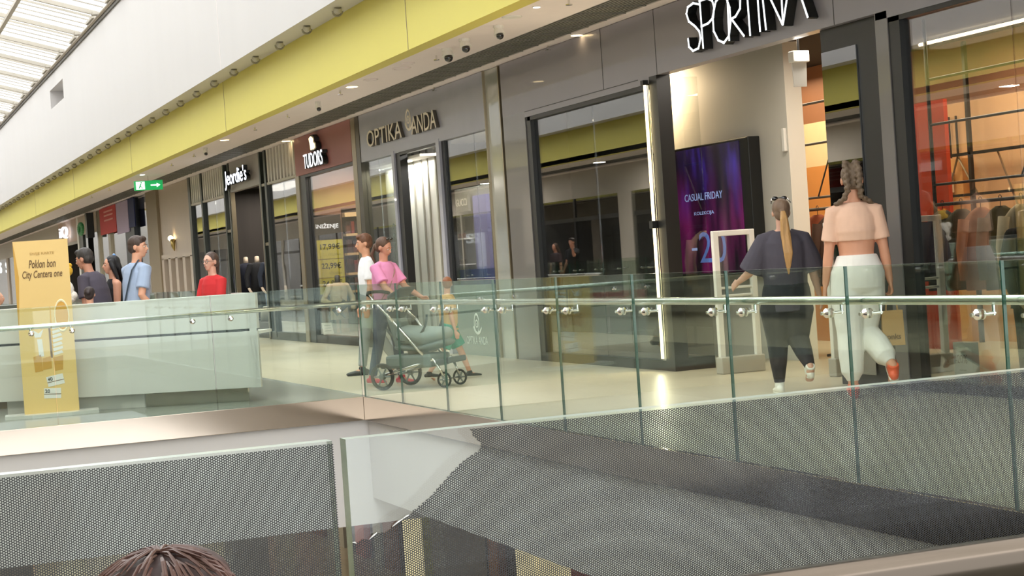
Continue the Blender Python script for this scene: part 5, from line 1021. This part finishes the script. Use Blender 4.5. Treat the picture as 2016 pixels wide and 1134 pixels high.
# ---------------------------------------------------------------- paper bag
def paper_bag(p, rz):
    t = thing('paper_bag', 'brown paper carrier bag held by the woman in white trousers', 'bag', p, rz); mb_ = mat('kraft_paper', 'B4905E', .8, var=.1, bump=.4, scale=10); w, d_, h = .088, .045, .28
    MB().prism([(-w, -d_, 0), (w, -d_, 0), (w, d_, 0), (-w, d_, 0)], (0, 0, .002)).prism([(-w, -d_, 0), (w, -d_, 0), (w*.95, -d_*.6, h), (-w*.95, -d_*.6, h)], (0, .002, 0)).prism([(-w, d_, 0), (w, d_, 0), (w*.95, d_*.6, h), (-w*.95, d_*.6, h)], (0, -.002, 0)).prism([(w, -d_, 0), (w, d_, 0), (w*.95, d_*.6, h), (w*.95, -d_*.6, h)], (-.002, 0, 0)).prism([(-w, -d_, 0), (-w, d_, 0), (-w*.95, d_*.6, h), (-w*.95, -d_*.6, h)], (.002, 0, 0)).build('bag_body', mb_, t, local=True)
    b = MB()
    for y in (-1, 1): b.loft([(-.05, y*d_*.6, h-.02), (-.035, y*.01, h+.10), (0, 0, h+.125), (.035, y*.01, h+.10), (.05, y*d_*.6, h-.02)], [.004]*5, 6)
    b.build('handle', mb_, t, local=True); text('bag_print', 'onks', mat('bag_ink', '6A4E2C', .7), t, (-.055, -d_-.004, .05), (1, 0, 0), (0, 0, 1), w=.11, h=.045, depth=.002, local=True, bold=.01)
    return t
bpy.context.view_layer.update()
paper_bag((7.90, 12.20, .40), face(.42, .90))
# ---------------------------------------------------------------- stroller
def stroller(p, rz):
    t = thing('stroller', 'grey pushchair pushed by the woman in pink, large rear wheels and small front wheels', 'stroller', p, rz)
    mg = mat('stroller_grey', '6E7A78', .7, var=.08, scale=12); md = mat('stroller_dark', '353C3E', .7); al = m_chrome
    def wheel(x, y, r, w, nm='wheel'):
        wh = MB().torus((x, y, r), r*.86, r*.14, (0, 1, 0), n=30, m=8).build(nm, m_rub, t, smooth=True, local=True)
        b = MB().cyl((x, y-w/2, r), (x, y+w/2, r), r*.22, 14)
        for k in range(6):
            a = math.pi*k/3; b.loft([(x, y, r), (x+math.cos(a)*r*.8, y, r+math.sin(a)*r*.8)], [(.012, .008), (.009, .006)], 6)
        b.build('spokes', mat('wheel_grey', '8C918E', .4), wh, local=True)
    for y in (-.29, .29): wheel(-.30, y, .145, .05); 
    for y in (-.17, .17): wheel(.38, y, .085, .04)
    b = MB()
    for y in (-.24, .24):
        b.cyl((-.30, y, .16), (.28, y*.8, .30), .016, 10); b.cyl((.28, y*.8, .30), (.38, y*.7, .12), .015, 10); b.cyl((.20, y*.8, .30), (-.15, y, .72), .016, 10); b.cyl((-.15, y, .72), (-.46, y*.9, 1.02), .014, 10)
    b.cyl((-.30, -.29, .145), (-.30, .29, .145), .012, 8).cyl((.38, -.19, .085), (.38, .19, .085), .010, 8); b.build('frame', al, t, smooth=True, local=True)
    MB().loft([(-.46, -.22, 1.02), (-.50, -.14, 1.04), (-.51, 0, 1.045), (-.50, .14, 1.04), (-.46, .22, 1.02)], [.018]*5, 10, round_ends=True).build('handle', m_rub, t, smooth=True, local=True)
    MB().loft([(-.18, 0, .44), (.10, 0, .42), (.34, 0, .47)], [(.20, .04), (.20, .05), (.19, .04)], 16, (0, 1, 0), round_ends=True).loft([(-.16, 0, .46), (-.30, 0, .92)], [(.20, .05), (.18, .04)], 16, (0, 1, 0), round_ends=True).build('seat', mg, t, smooth=True, local=True)
    MB().torus((-.05, -.17, .78), .27, .014, (0, 1, 0), n=26, m=6, a0=math.radians(0), a1=math.radians(150), xd=(1, 0, 0)).torus((-.05, .17, .78), .27, .014, (0, 1, 0), n=26, m=6, a0=math.radians(0), a1=math.radians(150), xd=(1, 0, 0)).build('bumper_bar', md, t, smooth=True, local=True)
    MB().loft([(-.12, 0, .56), (.12, 0, .53), (.30, 0, .56)], [(.20, .11), (.21, .12), (.19, .08)], 16, (0, 1, 0), round_ends=True).build('footmuff', mat('stroller_light_grey', '8E9996', .8, var=.08, scale=12), t, smooth=True, local=True)
    MB().loft([(-.24, 0, .80), (-.22, 0, .98), (-.10, 0, 1.06)], [(.19, .07), (.20, .06), (.18, .02)], 16, (0, 1, 0), round_ends=True).build('folded_hood', md, t, smooth=True, local=True)
    MB().prism([(-.30, -.22, .22), (.26, -.22, .22), (.26, .22, .22), (-.30, .22, .22)], (0, 0, .14)).build('basket', mg, t, local=True, bevel=.03)
    MB().obox((.32, 0, .27), (.14, 0, .02), (0, .20, 0), (-.004, 0, .03)).build('footrest', md, t, local=True, bevel=.015)
    MB().loft([(-.05, 0, .38), (.05, .02, .47), (.16, 0, .40)], [(.15, .06), (.12, .06), (.10, .03)], 12, (0, 1, 0), round_ends=True).build('folded_blanket', mat('blanket_beige', 'B4A898', .9), t, smooth=True, local=True)
stroller((5.74, 17.95, 0), math.radians(-48))
